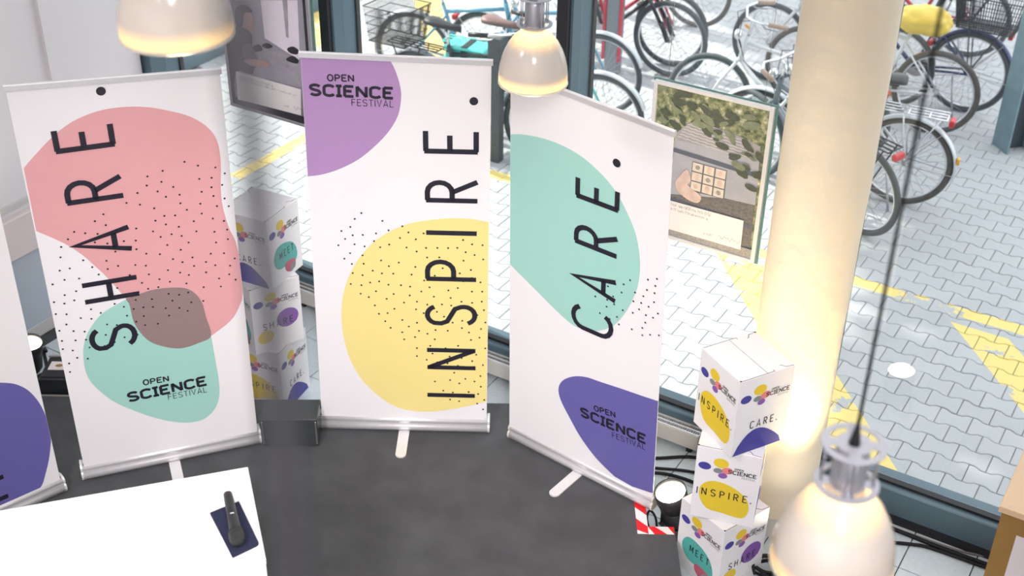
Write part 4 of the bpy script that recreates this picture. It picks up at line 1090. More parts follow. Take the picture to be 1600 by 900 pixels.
# ================================================================== POSTER FRAMES IN THE WINDOW
def poster_mats(seed, cols, scale):
    m = bpy.data.materials.new('poster_foliage'); n, l, b = nodes_of(m); b.inputs['Roughness'].default_value = 0.5
    tc = n.new('ShaderNodeTexCoord'); nz = n.new('ShaderNodeTexNoise'); nz.inputs['Scale'].default_value = scale; nz.inputs['Detail'].default_value = 7; nz.inputs['Roughness'].default_value = 0.65
    cr_ = n.new('ShaderNodeValToRGB'); l.new(tc.outputs['Object'], nz.inputs['Vector']); l.new(nz.outputs['Fac'], cr_.inputs[0]); l.new(cr_.outputs[0], b.inputs['Base Color'])
    el = cr_.color_ramp.elements
    el[0].position, el[1].position = 0.34, 0.68
    el[0].color = cols[0] + (1,); el[1].color = cols[-1] + (1,)
    for i, c in enumerate(cols[1:-1]): e = el.new(0.34 + 0.34 * (i + 1) / (len(cols) - 1)); e.color = c + (1,)
    return m
M['foliage'] = poster_mats(1, [(0.06, 0.08, 0.045), (0.16, 0.19, 0.10), (0.36, 0.36, 0.20), (0.78, 0.74, 0.60)], 26)
M['p_leaf'] = mat('poster_leaf_print', (0.085, 0.10, 0.07), 0.5, var=0.4, scale=30)
M['p_leaf2'] = mat('poster_light_leaf_print', (0.22, 0.25, 0.16), 0.5, var=0.4, scale=30)
M['p_roof'] = mat('poster_roof_print', (0.36, 0.34, 0.35), 0.5, var=0.25, scale=40)
M['p_roofline'] = mat('poster_roof_line_print', (0.62, 0.60, 0.62), 0.5, var=0.1)
M['p_wall'] = mat('poster_wall_print', (0.42, 0.42, 0.46), 0.5, var=0.2, scale=12)
M['p_ground'] = mat('poster_ground_print', (0.16, 0.15, 0.15), 0.5, var=0.7, scale=90)
M['p_gravel'] = mat('poster_gravel_print', (0.34, 0.32, 0.31), 0.5, var=0.6, scale=120)
M['p_board'] = mat('poster_board_print', (0.12, 0.13, 0.17), 0.5, var=0.1)
M['p_sheet'] = mat('poster_sheet_print', (0.70, 0.62, 0.52), 0.5, var=0.2, scale=40)
M['p_panel'] = mat('poster_caption_print', (0.84, 0.80, 0.79), 0.5, var=0.03)
M['p_text'] = mat('poster_text_print', (0.08, 0.08, 0.08), 0.5, var=0.1)
M['p_skin'] = mat('poster_pale_print', (0.66, 0.50, 0.44), 0.5, var=0.3, scale=30)
M['p_skin2'] = mat('poster_skin_print', (0.50, 0.29, 0.26), 0.5, var=0.15, scale=30)
M['p_dark'] = mat('poster_dark_print', (0.022, 0.020, 0.030), 0.5, var=0.3, scale=10)
M['p_room'] = mat('poster_room_print', (0.34, 0.32, 0.37), 0.5, var=0.35, scale=4)
M['p_win'] = mat('poster_window_print', (0.80, 0.72, 0.80), 0.5, var=0.15, scale=6)
M['p_grey'] = mat('poster_grey_print', (0.36, 0.33, 0.37), 0.5, var=0.5, scale=14)
M['p_shirt'] = mat('poster_shirt_print', (0.14, 0.08, 0.12), 0.5, var=0.5, scale=60)
M['p_edge'] = mat('acrylic_green_edge', (0.16, 0.32, 0.29), 0.2, var=0.1, trans=0.3)
def tiny_text(mb, x0, z0, x1, z1, h, m, y, fn, words):
    """rows of word-shaped marks too small to read in the photograph"""
    rnd = random.Random(words); d = Vector((x1 - x0, z1 - z0)); L = d.length; d.normalize(); up = Vector((-d.y, d.x))
    x = 0
    while x < L - 0.006:
        w = rnd.uniform(0.003, 0.006)
        k = 1.0 if rnd.random() > .6 else .65
        q = Vector((x0, z0)) + d * x
        stroke(mb, [(0, 0), (0, h * k), (w * .6, h * k * .8)] if rnd.random() > .5 else [(0, h * k), (0, 0), (w * .6, 0), (w * .6, h * k * .7)], 0.0012, m, y, fn, lambda a, b, q=q: tuple(q + d * a + up * b))
        x += w + (0.008 if rnd.random() < .18 else 0.0022)
def poster(key, s, width, z0, z1, label, bg, items, d=4.95, frame_m='alu_white'):
    c = W(s, d, 0)
    t = thing('poster_frame', label, 'poster', (c.x, c.y, 0), ROT, 'framed posters hanging in the window')
    D = DATA[key]; hw = width / 2; fw = 0.019; dep = 0.022
    mb = MB(); zc, hz = (z0 + z1) / 2, (z1 - z0) / 2
    for sx in (-1, 1): mb.box((sx * (hw - fw / 2), 0.0, zc), (fw, dep, 2 * hz), M[frame_m], bevel=0.003)
    for sz in (-1, 1): mb.box((0, 0.0, zc + sz * (hz - fw / 2)), (width - 2 * fw, dep, fw), M[frame_m], bevel=0.003)
    mb.build('frame', t)
    mb = MB(); mb.box((0, 0.013, zc), (width + 0.02, 0.006, 2 * hz + 0.014), M['p_edge'], bevel=0.001); tag(mb.build('acrylic_back', t), 'green edged acrylic back plate')
    mb = MB(); mb.box((0, 0.003, zc), (width - 2 * fw, 0.008, 2 * hz - 2 * fw), bg); sheet = mb.build('picture', t)
    fn = lambda a, b, k: (a, -0.0012 - k, b)
    lx = hw - fw - 0.0005
    for i, it in enumerate(items):
        mb = it(D, fn, 0.0003 + i * 0.00045, lx, z0 + fw, z1 - fw)
        nm, mb = mb
        o_ = mb.build(nm, sheet, fix=False)
        if nm == 'printed_leaves': tag(o_, kind='stuff')
    for sx in (-0.8, 0.8):
        mb = MB(); mb.tube([(sx * hw, 0.013, z1), (sx * hw, 0.013, TOP - 0.001)], 0.0009, 5, M['steel']); mb.build('hanging_wire', t)
    return t
def clampx(pts, lx, a, b): return [(min(max(x, -lx), lx), min(max(z, a), b)) for x, z in pts]
def shp(key, m, nm='picture_print', sm=False):
    def f(D, fn, y, lx, a, b):
        mb = MB(); pts = smooth_closed(D[key], 3) if sm else D[key]
        mb.poly(clampx(pts, lx, a, b), M[m], y, fn); return nm, mb
    return f
def lines(key, m, kind):
    def f(D, fn, y, lx, a, b):
        mb = MB()
        if kind == 'roof':
            for r in range(9):
                t = r / 9; p0 = (-0.26 + .10 * (1 - t) , 1.735 - t * .13); p1 = (0.23 - 0.04 * (1 - t), 1.70 - t * .13)
                q = []
                for k in range(25):
                    u = k / 24; x = p0[0] + (p1[0] - p0[0]) * u; z = p0[1] + (p1[1] - p0[1]) * u + 0.003 * (k % 2)
                    if inside((x, z), D['roof']): q.append((x, z))
                if len(q) > 2: stroke(mb, q, 0.0035, M[m], y, fn, lambda a_, b_: (a_, b_))
        elif kind == 'panes':
            (ax, az), (bx_, bz), (cx, cz), (dx, dz) = D['board']
            for i in range(3):
                for j in range(3):
                    q = []
                    for u, v in ((.06, .05), (.94, .05), (.94, .93), (.06, .93)):
                        U, V2 = (i + u) / 3, (j + v) / 3 * .96
                        q.append((ax + (bx_ - ax) * U + (dx - ax) * V2, az + (bz - az) * U + (dz - az) * V2))
                    mb.poly(q, M[m], y, fn)
                    cx_, cz_ = sum(p[0] for p in q) / 4, sum(p[1] for p in q) / 4
                    mb.poly(ell(cx_, cz_, 0.012, 0.012 + .006 * ((i + j) % 2)), M['p_skin'] if (i * 2 + j) % 3 else M['p_gravel'], y + 0.0002, fn)
        elif kind == 'gravel':
            mb.poly([(-lx, a), (lx, a), (lx, a + 0.05), (0.0, a + 0.045), (-lx, a + 0.05)], M[m], y, fn)
        elif kind in ('leaves', 'lightleaves'):
            rl = random.Random(8 if kind == 'leaves' else 21)
            for q in range(46 if kind == 'leaves' else 26):
                u, v = rl.random(), rl.random()
                x = lx - 0.30 * (1 - u) ** 0.8 if q % 3 else -lx + 0.25 * u
                z = b - 0.02 - (0.10 + 0.30 * u) * v if q % 3 else b - 0.18 * v
                if x < -0.05 and z < 1.70: continue
                k = rl.uniform(0.010, 0.026)
                mb.poly(clampx(ell(x, z, k * 1.5, k * .7, rl.uniform(-.9, .5), 10, egg=.2), lx, a, b), M['p_leaf' if rl.random() < (.75 if kind == 'leaves' else .3) else 'p_leaf2'], y + q * 1e-6, fn)
        elif kind == 'shade':
            for x0, z0_, x1, z1_ in ((-.2, 1.585, .24, 1.565), (-.2, 1.33, .24, 1.30)): mb.poly([(x0, z0_), (x1, z1_), (x1, z1_ - .022), (x0, z0_ - .022)], M[m], y, fn)
        elif kind == 'text':
            for tk, hgt, st in (('text1', 0.016, 1), ('text2', 0.012, 2)):
                (x0, w0), (x1, w1) = D[tk]; x1 = min(x1, lx - .02)
                tiny_text(mb, x0 + .01, w0 - 0.008, x1, w0 - 0.008, hgt, M[m], y, fn, st)
            (x0, w0), (x1, w1) = D['sig']
            tiny_text(mb, x0, w0 - 0.006, min(x0 + 0.05, lx - .02), w0 - 0.006, 0.011, M[m], y, fn, 4)
            q = [(x0 + .07 + .11 * k / 20, w0 + 0.004 + 0.012 * math.sin(k * 1.3) * math.sin(k * .4)) for k in range(21)]
            q = [p for p in q if p[0] < lx - 0.02]
            if len(q) > 2: stroke(mb, q, 0.0012, M[m], y, fn, lambda a_, b_: (a_, b_))
        elif kind == 'border':
            w_ = 0.022
            for x in (-lx, lx - w_): mb.poly([(x, a), (x + w_, a), (x + w_, b), (x, b)], M[m], y, fn)
            mb.poly([(-lx, a), (lx, a), (lx, a + .045), (-lx, a + .045)], M[m], y, fn)
        return {'text': 'caption_text', 'leaves': 'printed_leaves', 'lightleaves': 'printed_leaves', 'roof': 'printed_roof_lines', 'panes': 'printed_sheets'}.get(kind, 'picture_print'), mb
    return f
poster('P2', -1.951, 0.575, 1.108, 1.892, 'framed poster of a tiled roof house among leaves, beside the column', M['foliage'],
       [shp('ground', 'p_ground'), shp('wall', 'p_wall'), shp('roof', 'p_roof'), lines('roof', 'p_roofline', 'roof'), lines('', 'p_board', 'shade'), shp('board', 'p_board'), lines('board', 'p_sheet', 'panes'),
        shp('figure', 'p_skin', sm=True), lines('', 'p_leaf', 'leaves'), lines('', 'p_leaf2', 'lightleaves'),
        lines('', 'p_gravel', 'gravel'), shp('panel', 'p_panel', 'caption_panel'), lines('', 'p_text', 'text')])
poster('P1', -4.548, 0.63, 1.122, 1.93, 'framed poster of a person in black at a window, upper left', M['p_room'],
       [shp('win', 'p_win'), shp('winbar', 'p_grey'), shp('desk', 'p_grey'), shp('sill', 'p_win'), shp('dark1', 'p_dark', sm=True), shp('dark2', 'p_dark', sm=True), shp('dark3', 'p_dark', sm=True), shp('dark4', 'p_dark', sm=True),
        shp('laptop', 'p_room'), shp('head', 'p_skin2', sm=True), shp('hair', 'p_dark', sm=True), shp('body', 'p_dark', sm=True), shp('sleeve', 'p_shirt', sm=True), shp('arm', 'p_skin2', sm=True),
        lines('', 'p_dark', 'border'), shp('panel', 'p_panel', 'caption_panel'), lines('', 'p_text', 'text')], frame_m='steel')

# ================================================================== BICYCLES OUTSIDE
def wheel_mesh_parts(bike, x, R, tyre_m, rim_m, spoke_m, tw=0.0225, reflectors=False):
    n = 44
    w = link('wheel', None, bike, (x, 0, R))
    mb = MB()
    mb.tube([((R - tw) * math.cos(2 * PI * i / n), 0, (R - tw) * math.sin(2 * PI * i / n)) for i in range(n)], tw, 8, tyre_m, closed=True); mb.build('tyre', w)
    mb = MB(); rr = R - 2 * tw - 0.004
    mb.tube([(rr * math.cos(2 * PI * i / n), 0, rr * math.sin(2 * PI * i / n)) for i in range(n)], 0.009, 6, rim_m, closed=True); mb.build('rim', w)
    mb = MB()
    for i in range(28):
        a = 2 * PI * i / 28; s = 1 if i % 2 else -1; b = a + 0.35 * (1 if i % 4 < 2 else -1)
        mb.tube([(0.022 * math.cos(b), s * 0.028, 0.022 * math.sin(b)), (rr * math.cos(a), 0, rr * math.sin(a))], 0.0016, 3, spoke_m, caps=False, smooth=False)
    mb.build('spokes', w)
    mb = MB(); mb.lathe([(0.012, -0.055), (0.012, -0.04), (0.024, -0.034), (0.018, 0), (0.024, 0.034), (0.012, 0.04), (0.012, 0.055)], 12, M['steel'], xf=Matrix.Rotation(PI / 2, 4, 'X')); mb.build('hub', w)
    if reflectors:
        for a in (0.4, 2.5, 4.6):
            mb = MB(); mb.box((0, 0, 0), (0.075, 0.012, 0.026), M['reflector'], rot=Matrix.Translation((0.22 * math.cos(a), 0, 0.22 * math.sin(a))) @ Matrix.Rotation(-a, 4, 'Y'), bevel=0.003)
            tag(mb.build('spoke_reflector', w), 'amber spoke reflector')
    return w
def bicycle(px, py, heading, label, frame_m, tyre='tyre', fender=None, saddle='saddle_black', step=False, grips='black_plastic', bar='chrome', carrier=None,
            basket=None, rear_light=True, Lb=1.05, R=0.34, lean=0.03, reflect=False, suspension=False, front_rack=False, lower_saddle=0.0, chainguard=False, steer=0.0, lock=False):
    t = thing('bicycle', label, 'bicycle', (px, py, OZ), heading, 'bicycles parked outside the window')
    t.rotation_euler = (lean, 0, heading)
    fm, tm = M[frame_m], M[tyre]
    BBp, ST, HT, HB = (0.43, 0, 0.285), (0.27, 0, 0.78), (0.80, 0, 0.86), (0.845, 0, 0.66)
    RA, FA = (0, 0, R), (Lb, 0, R)
    HB = (Lb - 0.205, 0, 0.66); HT = (Lb - 0.25, 0, 0.86)
    mb = MB(); r = 0.0165
    if step:
        mb.tube([BBp, (0.55, 0, 0.36), (0.70, 0, 0.52), HB], 0.019, 8, fm); mb.tube([(0.355, 0, 0.52), (0.55, 0, 0.50), (0.72, 0, 0.62), (HT[0] + .02, 0, 0.79)], 0.013, 8, fm)
    else:
        mb.tube([BBp, HB], 0.019, 8, fm); mb.tube([(0.29, 0, 0.72), (HT[0] + 0.015, 0, 0.81)], r, 8, fm)
    mb.tube([BBp, ST], r, 8, fm); mb.tube([HB, HT], 0.021, 8, fm)
    for s in (-1, 1):
        mb.tube([(BBp[0], s * 0.03, BBp[2]), (0.12, s * 0.055, R - 0.01), (0, s * 0.062, R)], 0.010, 6, fm)
        mb.tube([(0.30, s * 0.025, 0.69), (0, s * 0.062, R)], 0.009, 6, fm)
    mb.build('frame', t)
    mb = MB()
    fk = M['b_black'] if suspension else fm
    for s in (-1, 1):
        if suspension:
            mb.tube([(HB[0] + .01, s * 0.058, 0.70), (Lb - 0.06, s * 0.060, 0.46)], 0.017, 8, fk); mb.tube([(Lb - 0.07, s * 0.060, 0.50), FA[:1] + (s * 0.06,) + FA[2:]], 0.023, 8, fk)
        else:
            mb.tube([(HB[0] + 0.008, s * 0.045, 0.665), (Lb - 0.09, s * 0.057, 0.50), (Lb - 0.02, s * 0.060, R + .03), (Lb, s * 0.060, R)], [0.013, 0.012, 0.010, 0.009], 6, fk)
    mb.tube([(HB[0] + 0.006, -0.06, 0.675), (HB[0] + 0.006, 0.06, 0.675)], 0.014, 6, fk); mb.build('fork', t)
    wheel_mesh_parts(t, 0, R, tm, M['chrome'], M['steel'], reflectors=reflect); fw = wheel_mesh_parts(t, Lb, R, tm, M['chrome'], M['steel'], reflectors=reflect)
    mb = MB(); mb.tube([ST, (0.245, 0, 0.90 - lower_saddle)], 0.0135, 8, M['chrome']); mb.build('seat_post', t)
    mb = MB(); zs = 0.93 - lower_saddle; vs, fs = [], []
    prof = [(-0.03, 0.030, .012), (-0.01, 0.075, .02), (0.05, 0.085, .018), (0.12, 0.055, .008), (0.20, 0.026, .004), (0.26, 0.020, .006), (0.275, 0.008, 0)]
    for (x, w_, zz) in prof:
        for k in range(8):
            a = 2 * PI * k / 8; vs.append((0.10 + x, w_ * math.cos(a), zs + zz + (0.022 if math.sin(a) > 0 else 0.034) * math.sin(a)))
    for i in range(len(prof) - 1):
        for k in range(8): fs.append((8 * i + k, 8 * i + (k + 1) % 8, 8 * i + 8 + (k + 1) % 8, 8 * i + 8 + k))
    fs += [tuple(reversed(range(8))), tuple(range(8 * len(prof) - 8, 8 * len(prof)))]
    mb.add(vs, fs, M[saddle], True); mb.build('saddle', t)
    # handlebar: stem, swept bar, grips, brake levers
    hx, hz = HT[0] - 0.02, 1.0
    hb = link('handlebar', None, t, (hx, 0, hz), (0, 0, steer))
    mb = MB(); mb.tube([(0.02, 0, -0.14), (0, 0, -0.02), (0.05, 0, 0.0)], 0.0135, 8, M[bar])
    mb.tube([(-0.16, -0.30, 0.03), (-0.06, -0.27, 0.035), (0.03, -0.17, 0.03), (0.05, 0, 0.0), (0.03, 0.17, 0.03), (-0.06, 0.27, 0.035), (-0.16, 0.30, 0.03)], 0.011, 8, M[bar]); mb.build('bar', hb)
    for s in (-1, 1):
        mb = MB(); mb.tube([(-0.065, s * 0.272, 0.035), (-0.20, s * 0.312, 0.028)], 0.0175, 10, M[grips]); mb.build('grip', hb)
        mb = MB(); mb.tube([(-0.02, s * 0.235, 0.03), (-0.05, s * 0.25, 0.0), (-0.14, s * 0.275, -0.01)], 0.006, 6, M['steel']); mb.build('brake_lever', hb)
    mb = MB(); mb.tube([(0.0, 0.15, 0.03), (0.10, 0.10, 0.0), (0.10, 0.03, -0.15), (0.04, 0.01, -0.30)], 0.003, 5, M['cable']); mb.tube([(0.0, -0.15, 0.03), (0.11, -0.08, 0.02), (0.09, -0.02, -0.15), (0.03, -0.02, -0.32)], 0.003, 5, M['cable']); mb.build('brake_cable', hb)
    mb = MB(); mb.sphere((0.10, 0, -0.13), 0.04, M['chrome'], 12, 8, (0.8, 1, 1)); mb.build('headlamp', hb)
    # drivetrain
    mb = MB(); XR = Matrix.Translation(BBp) @ Matrix.Rotation(PI / 2, 4, 'X')
    mb.lathe([(0.085, 0.048), (0.092, 0.05), (0.085, 0.052)], 24, M['steel'], xf=XR)
    mb.tube([(BBp[0], -0.06, BBp[2]), (BBp[0] + 0.13, -0.075, BBp[2] - 0.11)], 0.010, 6, M['steel']); mb.tube([(BBp[0], 0.06, BBp[2]), (BBp[0] - 0.13, 0.075, BBp[2] + 0.11)], 0.010, 6, M['steel'])
    for s in (1, -1): mb.box((BBp[0] + s * 0.13, -s * 0.12, BBp[2] - s * 0.11), (0.09, 0.085, 0.022), M['black_plastic'], bevel=0.004)
    mb.build('crank', t)
    mb = MB()
    mb.tube([(BBp[0], -0.05, BBp[2] + 0.088), (0, -0.05, R + 0.035)], 0.004, 4, M['steel']); mb.tube([(BBp[0], -0.05, BBp[2] - 0.088), (0, -0.05, R - 0.035)], 0.004, 4, M['steel']); mb.build('chain', t)
    if chainguard:
        mb = MB(); mb.box((0.24, -0.062, 0.36), (0.52, 0.012, 0.085), fm, rot=Matrix.Rotation(0.1, 4, 'Y'), bevel=0.004)
        # box is offset after rotating, keep it simple and close to the chain line
        mb.build('chain_guard', t)
    mb = MB(); mb.tube([(0.10, 0.06, 0.30), (0.02, 0.16, 0.0)], 0.009, 6, M['steel']); mb.build('kickstand', t)
    if fender:
        fpair = fender if isinstance(fender, tuple) else (fender, fender)
        for cx, a0, a1 in ((0, -12, 150), (Lb, 20, 170)):
            mb = MB(); fcol = fpair[0] if cx == 0 else fpair[1]; rf = R + 0.014; vs, fs = [], []; k = 26
            for i in range(k + 1):
                a = math.radians(180 - (a0 + (a1 - a0) * i / k)) if cx == 0 else math.radians(a0 + (a1 - a0) * i / k)
                for yy, dr in ((-0.028, -0.012), (-0.015, 0.002), (0.015, 0.002), (0.028, -0.012)):
                    for q in (0, 0.003): vs.append((cx + (rf + dr + q) * math.cos(a), yy, R + (rf + dr + q) * math.sin(a)))
            for i in range(k):
                o = 8 * i
                for c in range(3): fs += [(o + 2 * c, o + 2 * c + 2, o + 2 * c + 10, o + 2 * c + 8), (o + 2 * c + 1, o + 2 * c + 9, o + 2 * c + 11, o + 2 * c + 3)]
                fs += [(o, o + 8, o + 9, o + 1), (o + 6, o + 7, o + 15, o + 14)]
            mb.add(vs, fs, M[fcol], True); mb.build('fender', t)
            mb = MB()
            for s in (-1, 1):
                a = math.radians(190 if cx == 0 else 150)
                for a in ((math.radians(185), math.radians(130)) if cx == 0 else (math.radians(150),)):
                    mb.tube([(cx, s * 0.06, R), (cx + rf * math.cos(a), s * 0.028, R + rf * math.sin(a))], 0.0028, 5, M['steel'])
            mb.build('fender_stay', t)
    if carrier:
        mb = MB(); zc = 0.735; cm = M[carrier]
        for y in (-0.065, -0.022, 0.022, 0.065): mb.tube([(0.20, y, zc), (-0.24, y, zc)], 0.006, 6, cm)
        for x in (-0.24, -0.12, 0.02, 0.2): mb.tube([(x, -0.07, zc), (x, 0.07, zc)], 0.006, 6, cm)
        for s in (-1, 1): mb.tube([(-0.20, s * 0.065, zc), (-0.005, s * 0.068, R + 0.01)], 0.006, 6, cm); mb.tube([(0.05, s * 0.065, zc), (-0.005, s * 0.068, R + 0.01)], 0.006, 6, cm)
        mb.tube([(0.2, 0.02, zc), (0.30, 0.015, 0.72)], 0.006, 6, cm); mb.build('carrier', t)
    if rear_light:
        zc, xr = (0.70, -0.27) if carrier else (0.60, -0.265)
        mb = MB(); mb.box((xr, 0, zc), (0.035, 0.085, 0.05), M['red_lens'], bevel=0.008); tag(mb.build('rear_light', t), 'red rear light')
        if fender: 
            mb = MB(); mb.box((-R - 0.02, 0, R + 0.08), (0.02, 0.04, 0.05), M['reflector'], bevel=0.005); mb.build('rear_reflector', t)
    if basket:
        bx_, bz, bl, bw, bh, bm_ = basket
        mb = MB()
        for k in range(5):
            f = k / 4; z = bz + bh * f; a = 0.84 + 0.16 * f
            mb.tube([(bx_ - bl / 2 * a, -bw / 2 * a, z), (bx_ + bl / 2 * a, -bw / 2 * a, z), (bx_ + bl / 2 * a, bw / 2 * a, z), (bx_ - bl / 2 * a, bw / 2 * a, z)], 0.005 if k in (0, 4) else 0.003, 5, M[bm_], closed=True)
        for k in range(24):
            f = (k + .5) / 24 * 2 - 1
            for s in (-1, 1):
                mb.tube([(bx_ + f * bl / 2 * .84, s * bw / 2 * .84, bz), (bx_ + f * bl / 2, s * bw / 2, bz + bh)], 0.003, 4, M[bm_], caps=False)
                if k < 18:
                    g = (k + .5) / 18 * 2 - 1; mb.tube([(bx_ + s * bl / 2 * .84, g * bw / 2 * .84, bz), (bx_ + s * bl / 2, g * bw / 2, bz + bh)], 0.003, 4, M[bm_], caps=False)
        for k in range(13):
            g = (k + .5) / 13 * 2 - 1; mb.tube([(bx_ - bl / 2 * .84, g * bw / 2 * .84, bz), (bx_ + bl / 2 * .84, g * bw / 2 * .84, bz)], 0.003, 4, M[bm_], caps=False)
        mb.build('wire_basket', t)
    if lock:
        mb = MB(); n = 24
        mb.tube([(Lb + 0.05 + 0.10 * math.cos(2 * PI * i / n), 0.05 + 0.04 * math.sin(4 * PI * i / n), R + 0.17 + 0.13 * math.sin(2 * PI * i / n)) for i in range(n)], 0.010, 6, M[lock], closed=True); mb.build('cable_lock', t)
    return t
HL, HR = PI - TH, -TH                      # along the window wall, to the left and to the right
bicycle(2.36, 7.69, HL - 0.42, 'grey bicycle nearest the window right of the column, black tyre and small red light', 'b_grey', carrier='b_black', grips='grip_brown', bar='chrome', lean=-0.08, fender=None)
bicycle(2.74, 8.12, HL + 0.10, 'bicycle with silver rear fender and silver carrier right of the column', 'b_white', tyre='tyre_brown', fender='silver', carrier='chrome', grips='black_plastic', lean=-0.05, lock='b_white')
g3 = bicycle(3.28, 9.31, HL + 0.05, 'white bicycle with bagged saddle and dark rear wheel near the steel pillar', 'b_white', tyre='tyre_brown', rear_light=False, lean=0.03, reflect=False, lower_saddle=0.11)
bicycle(3.66, 9.74, HL, 'black bicycle with rear wire basket behind the white bicycle', 'b_navy', fender='b_navy', carrier='b_black', basket=(-0.08, 0.74, 0.52, 0.36, 0.26, 'b_black'), lean=0.02)
bicycle(4.05, 10.95, HL + 0.1, 'red bicycle with dark basket at the top right corner', 'b_red', carrier='b_black', basket=(-0.05, 0.75, 0.5, 0.36, 0.28, 'black_plastic'), lean=0.02)
bicycle(3.074, 9.835, HL + 0.04, 'white bicycle with amber spoke reflectors left of the column', 'b_white', fender=None, reflect=True, bar='chrome', lean=0.04, lock='b_white')
bicycle(2.45, 8.75, HL + 0.12, 'chrome bicycle with curled handlebar touching the column edge', 'b_white', grips='grip_brown', lean=0.05, steer=0.4)
bicycle(-0.84, 10.02, HR + 0.22, 'sky blue bicycle with silver fender at the top behind the INSPIRE banner', 'b_blue', fender='silver', carrier=None, lean=0.03, rear_light=False)
bicycle(-0.75, 9.12, HR + 0.026, 'black bicycle with wire basket and black saddle above the INSPIRE banner', 'b_black', carrier='b_black', basket=(-0.19, 0.74, 0.38, 0.36, 0.27, 'b_black'), rear_light=False, Lb=1.10, lean=-0.04, fender='b_grey')
c = bicycle(-0.308, 9.21, HR + 0.12, 'mint bicycle with brown saddle and mint side crate above the INSPIRE banner', 'b_mint', fender=('b_mint', 'silver'), saddle='saddle_brown', carrier='b_mint', step=True, lean=0.02, rear_light=False)
mb = MB()
for sy, m in ((-0.14, 'b_mint'),):
    mb.box((0.02, sy, 0.60), (0.31, 0.16, 0.32), M[m], bevel=0.02)
mb.box((0.02, -0.14, 0.765), (0.335, 0.185, 0.03), M['b_mint'], bevel=0.01)
tag(mb.build('side_crate', c), 'mint plastic side crate')
mb = MB(); mb.box((0.02, -0.223, 0.60), (0.05, 0.006, 0.34), M['black_plastic'], bevel=0.002); mb.box((0.02, -0.14, 0.783), (0.05, 0.17, 0.006), M['black_plastic'], bevel=0.002); tag(mb.build('crate_strap', c), 'black strap')
bicycle(-0.254, 10.039, HR + 0.10, 'blue bicycle with silver wheels half hidden by the hanging lamp', 'b_blue', fender='silver', lean=0.02)
bicycle(0.385, 10.86, HR + 0.06, 'black bicycle with suspension fork and large front wheel, top centre', 'b_black', suspension=True, lean=0.03, rear_light=False)
bicycle(0.417, 11.10, HR + 0.06, 'red bicycle behind the black suspension fork, top centre', 'b_red', lean=0.02, rear_light=False, tyre='tyre')
bicycle(0.758, 12.075, HR + 0.05, 'grey bicycle at the very top of the paving, centre', 'b_grey', tyre='tyre_brown', lean=0.02, fender=None)

# yellow plastic bag over the saddle of the white bicycle
rb = random.Random(2)
def lump(p): return 1 + 0.22 * noise.noise(p * 1.9 + Vector((3, 1, 2))) + 0.10 * abs(noise.noise(p * 3.4)) + 0.06 * noise.noise(p * 7.0) + (0.06 if p.z < -.3 else 0)
hd = Vector((math.cos(HL + .05), math.sin(HL + .05), 0))
bp = Vector((3.30, 9.33, OZ)) + hd * 0.20
mb = MB(); mb.sphere((0, 0, 0), 0.168, M['bag'], 32, 20, (1.15, 0.78, 0.66), lump)
o = mb.build('plastic_bag', None, None, True, (bp.x, bp.y, OZ + 0.895), (0, 0.05, HL + .05)); tag(o, 'crumpled yellow plastic bag over the saddle of the white bicycle', 'bag')

# ------------------------------------------------------------------ posts outside
pb = thing('bollard', 'dark grey bollard between the INSPIRE and CARE banners outside', 'bollard', (-0.13, 8.68, OZ), ROT)
mb = MB(); mb.box((0, 0, 0.41), (0.07, 0.07, 0.82), M['post'], bevel=0.006); mb.build('post', pb)
mb = MB(); mb.box((0, 0, 0.90), (0.105, 0.105, 0.19), M['post'], bevel=0.008); mb.build('post_head', pb)
pg = thing('bollard', 'grey bollard with red bands behind the bicycles, top centre', 'bollard', (0.84, 10.41, OZ), ROT)
mb = MB(); mb.box((0, 0, 0.55), (0.11, 0.11, 1.1), M['b_grey'], bevel=0.006); mb.build('post', pg)
for x in (-0.075, 0.075):
    mb = MB(); mb.box((x, -0.05, 0.62), (0.022, 0.03, 0.96), M['b_red'], bevel=0.004); tag(mb.build('band', pg), 'red vertical band')
pp = thing('steel_pillar', 'galvanised steel beam pillar at the upper right edge outside', 'pillar', (3.87, 9.06, OZ), -1.30)
mb = MB(); H = 5.2
mb.box((0, -0.10, H / 2), (0.20, 0.015, H), M['zinc']); mb.build('flange', pp)
mb = MB(); mb.box((0, 0.10, H / 2), (0.20, 0.015, H), M['zinc']); mb.build('flange', pp)
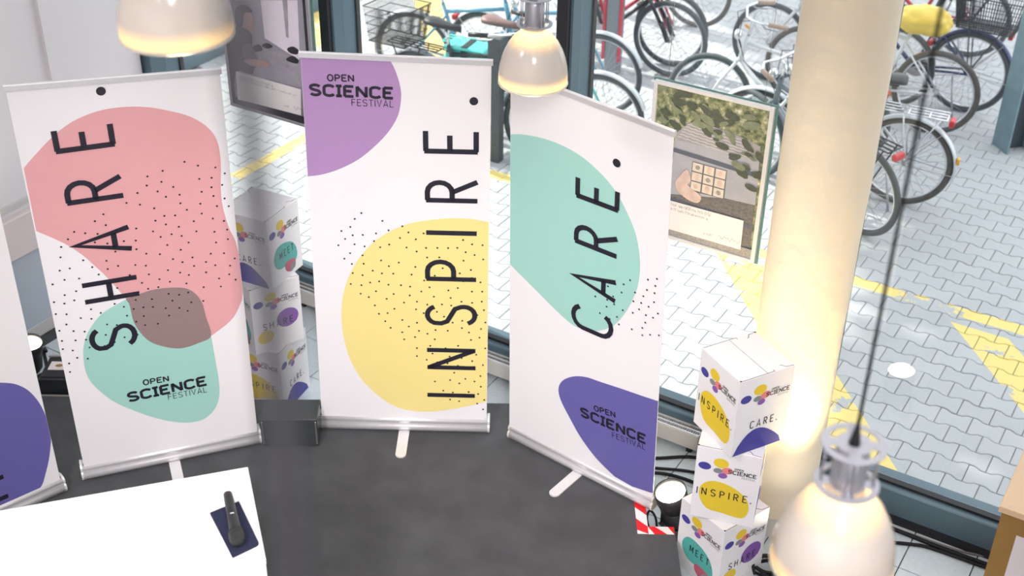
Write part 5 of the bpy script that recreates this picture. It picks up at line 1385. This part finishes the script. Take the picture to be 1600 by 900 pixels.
mb = MB(); mb.box((0, 0, H / 2), (0.012, 0.186, H), M['zinc_dark']); mb.build('web', pp)

# ------------------------------------------------------------------ unseen tree added to shade the right of the paving
tr = thing('added_shade_tree', 'unseen leafy tree added outside to the left to shade the paving', 'tree', W(-9.6, 15.0, OZ))
mb = MB(); mb.tube([(0, 0, 0), (0.1, 0.05, 3), (0.05, 0.1, 6), (0.0, -0.6, 9.0)], [0.24, 0.2, 0.16, 0.06], 10, M['bark'])
for a, b_ in (((0.1, .05, 4.5), (1.8, -3.0, 7.5)), ((0.05, .1, 5.5), (-1.4, -4.2, 8.5)), ((0, 0, 6), (1.0, -5.2, 8.2)), ((0, 0, 6.5), (0.3, 2.0, 9))): mb.tube([a, ((a[0] + b_[0]) / 2, (a[1] + b_[1]) / 2, (a[2] + b_[2]) / 2 + .3), b_], [0.09, 0.07, 0.03], 7, M['bark'])
mb.build('trunk', tr)
rt = random.Random(11)
V, F = [], []
INV = 1 / math.tan(SUN_EL)
base = W(-9.6, 15.0, OZ)
sh = Vector((0.8, -0.6, 0))
def shade_edge(d): return -1.75 if d < 8.0 else -1.75 - (d - 8.0) * 0.85
cnt = 0
while cnt < 5200:
    z = rt.uniform(7.0, 9.6)
    d = rt.uniform(5.0, 14.5); s = rt.uniform(-5.2, 4.0)
    e_ = s - shade_edge(d)
    if e_ < rt.uniform(-0.1, 0.55): continue
    g = W(s, d, OZ); p = g - sh * ((z - OZ) * INV); p.z = z
    q = Matrix.Rotation(rt.uniform(0, 6.28), 3, 'Z') @ Matrix.Rotation(rt.uniform(-1, 1), 3, 'X')
    w_, h_ = rt.uniform(.10, .20), rt.uniform(.14, .30)
    b = len(V)
    for a, c2 in ((-w_, 0), (0, -h_), (w_, 0), (0, h_)): V.append(tuple(p - base + q @ Vector((a, c2, 0))))
    F.append((b, b + 1, b + 2, b + 3)); cnt += 1
me = bpy.data.meshes.new('leaves'); me.from_pydata(V, [], F); me.materials.append(M['leaf']); me.update()
tag(link('leaves', me, tr, (0, 0, 0)), kind='stuff')
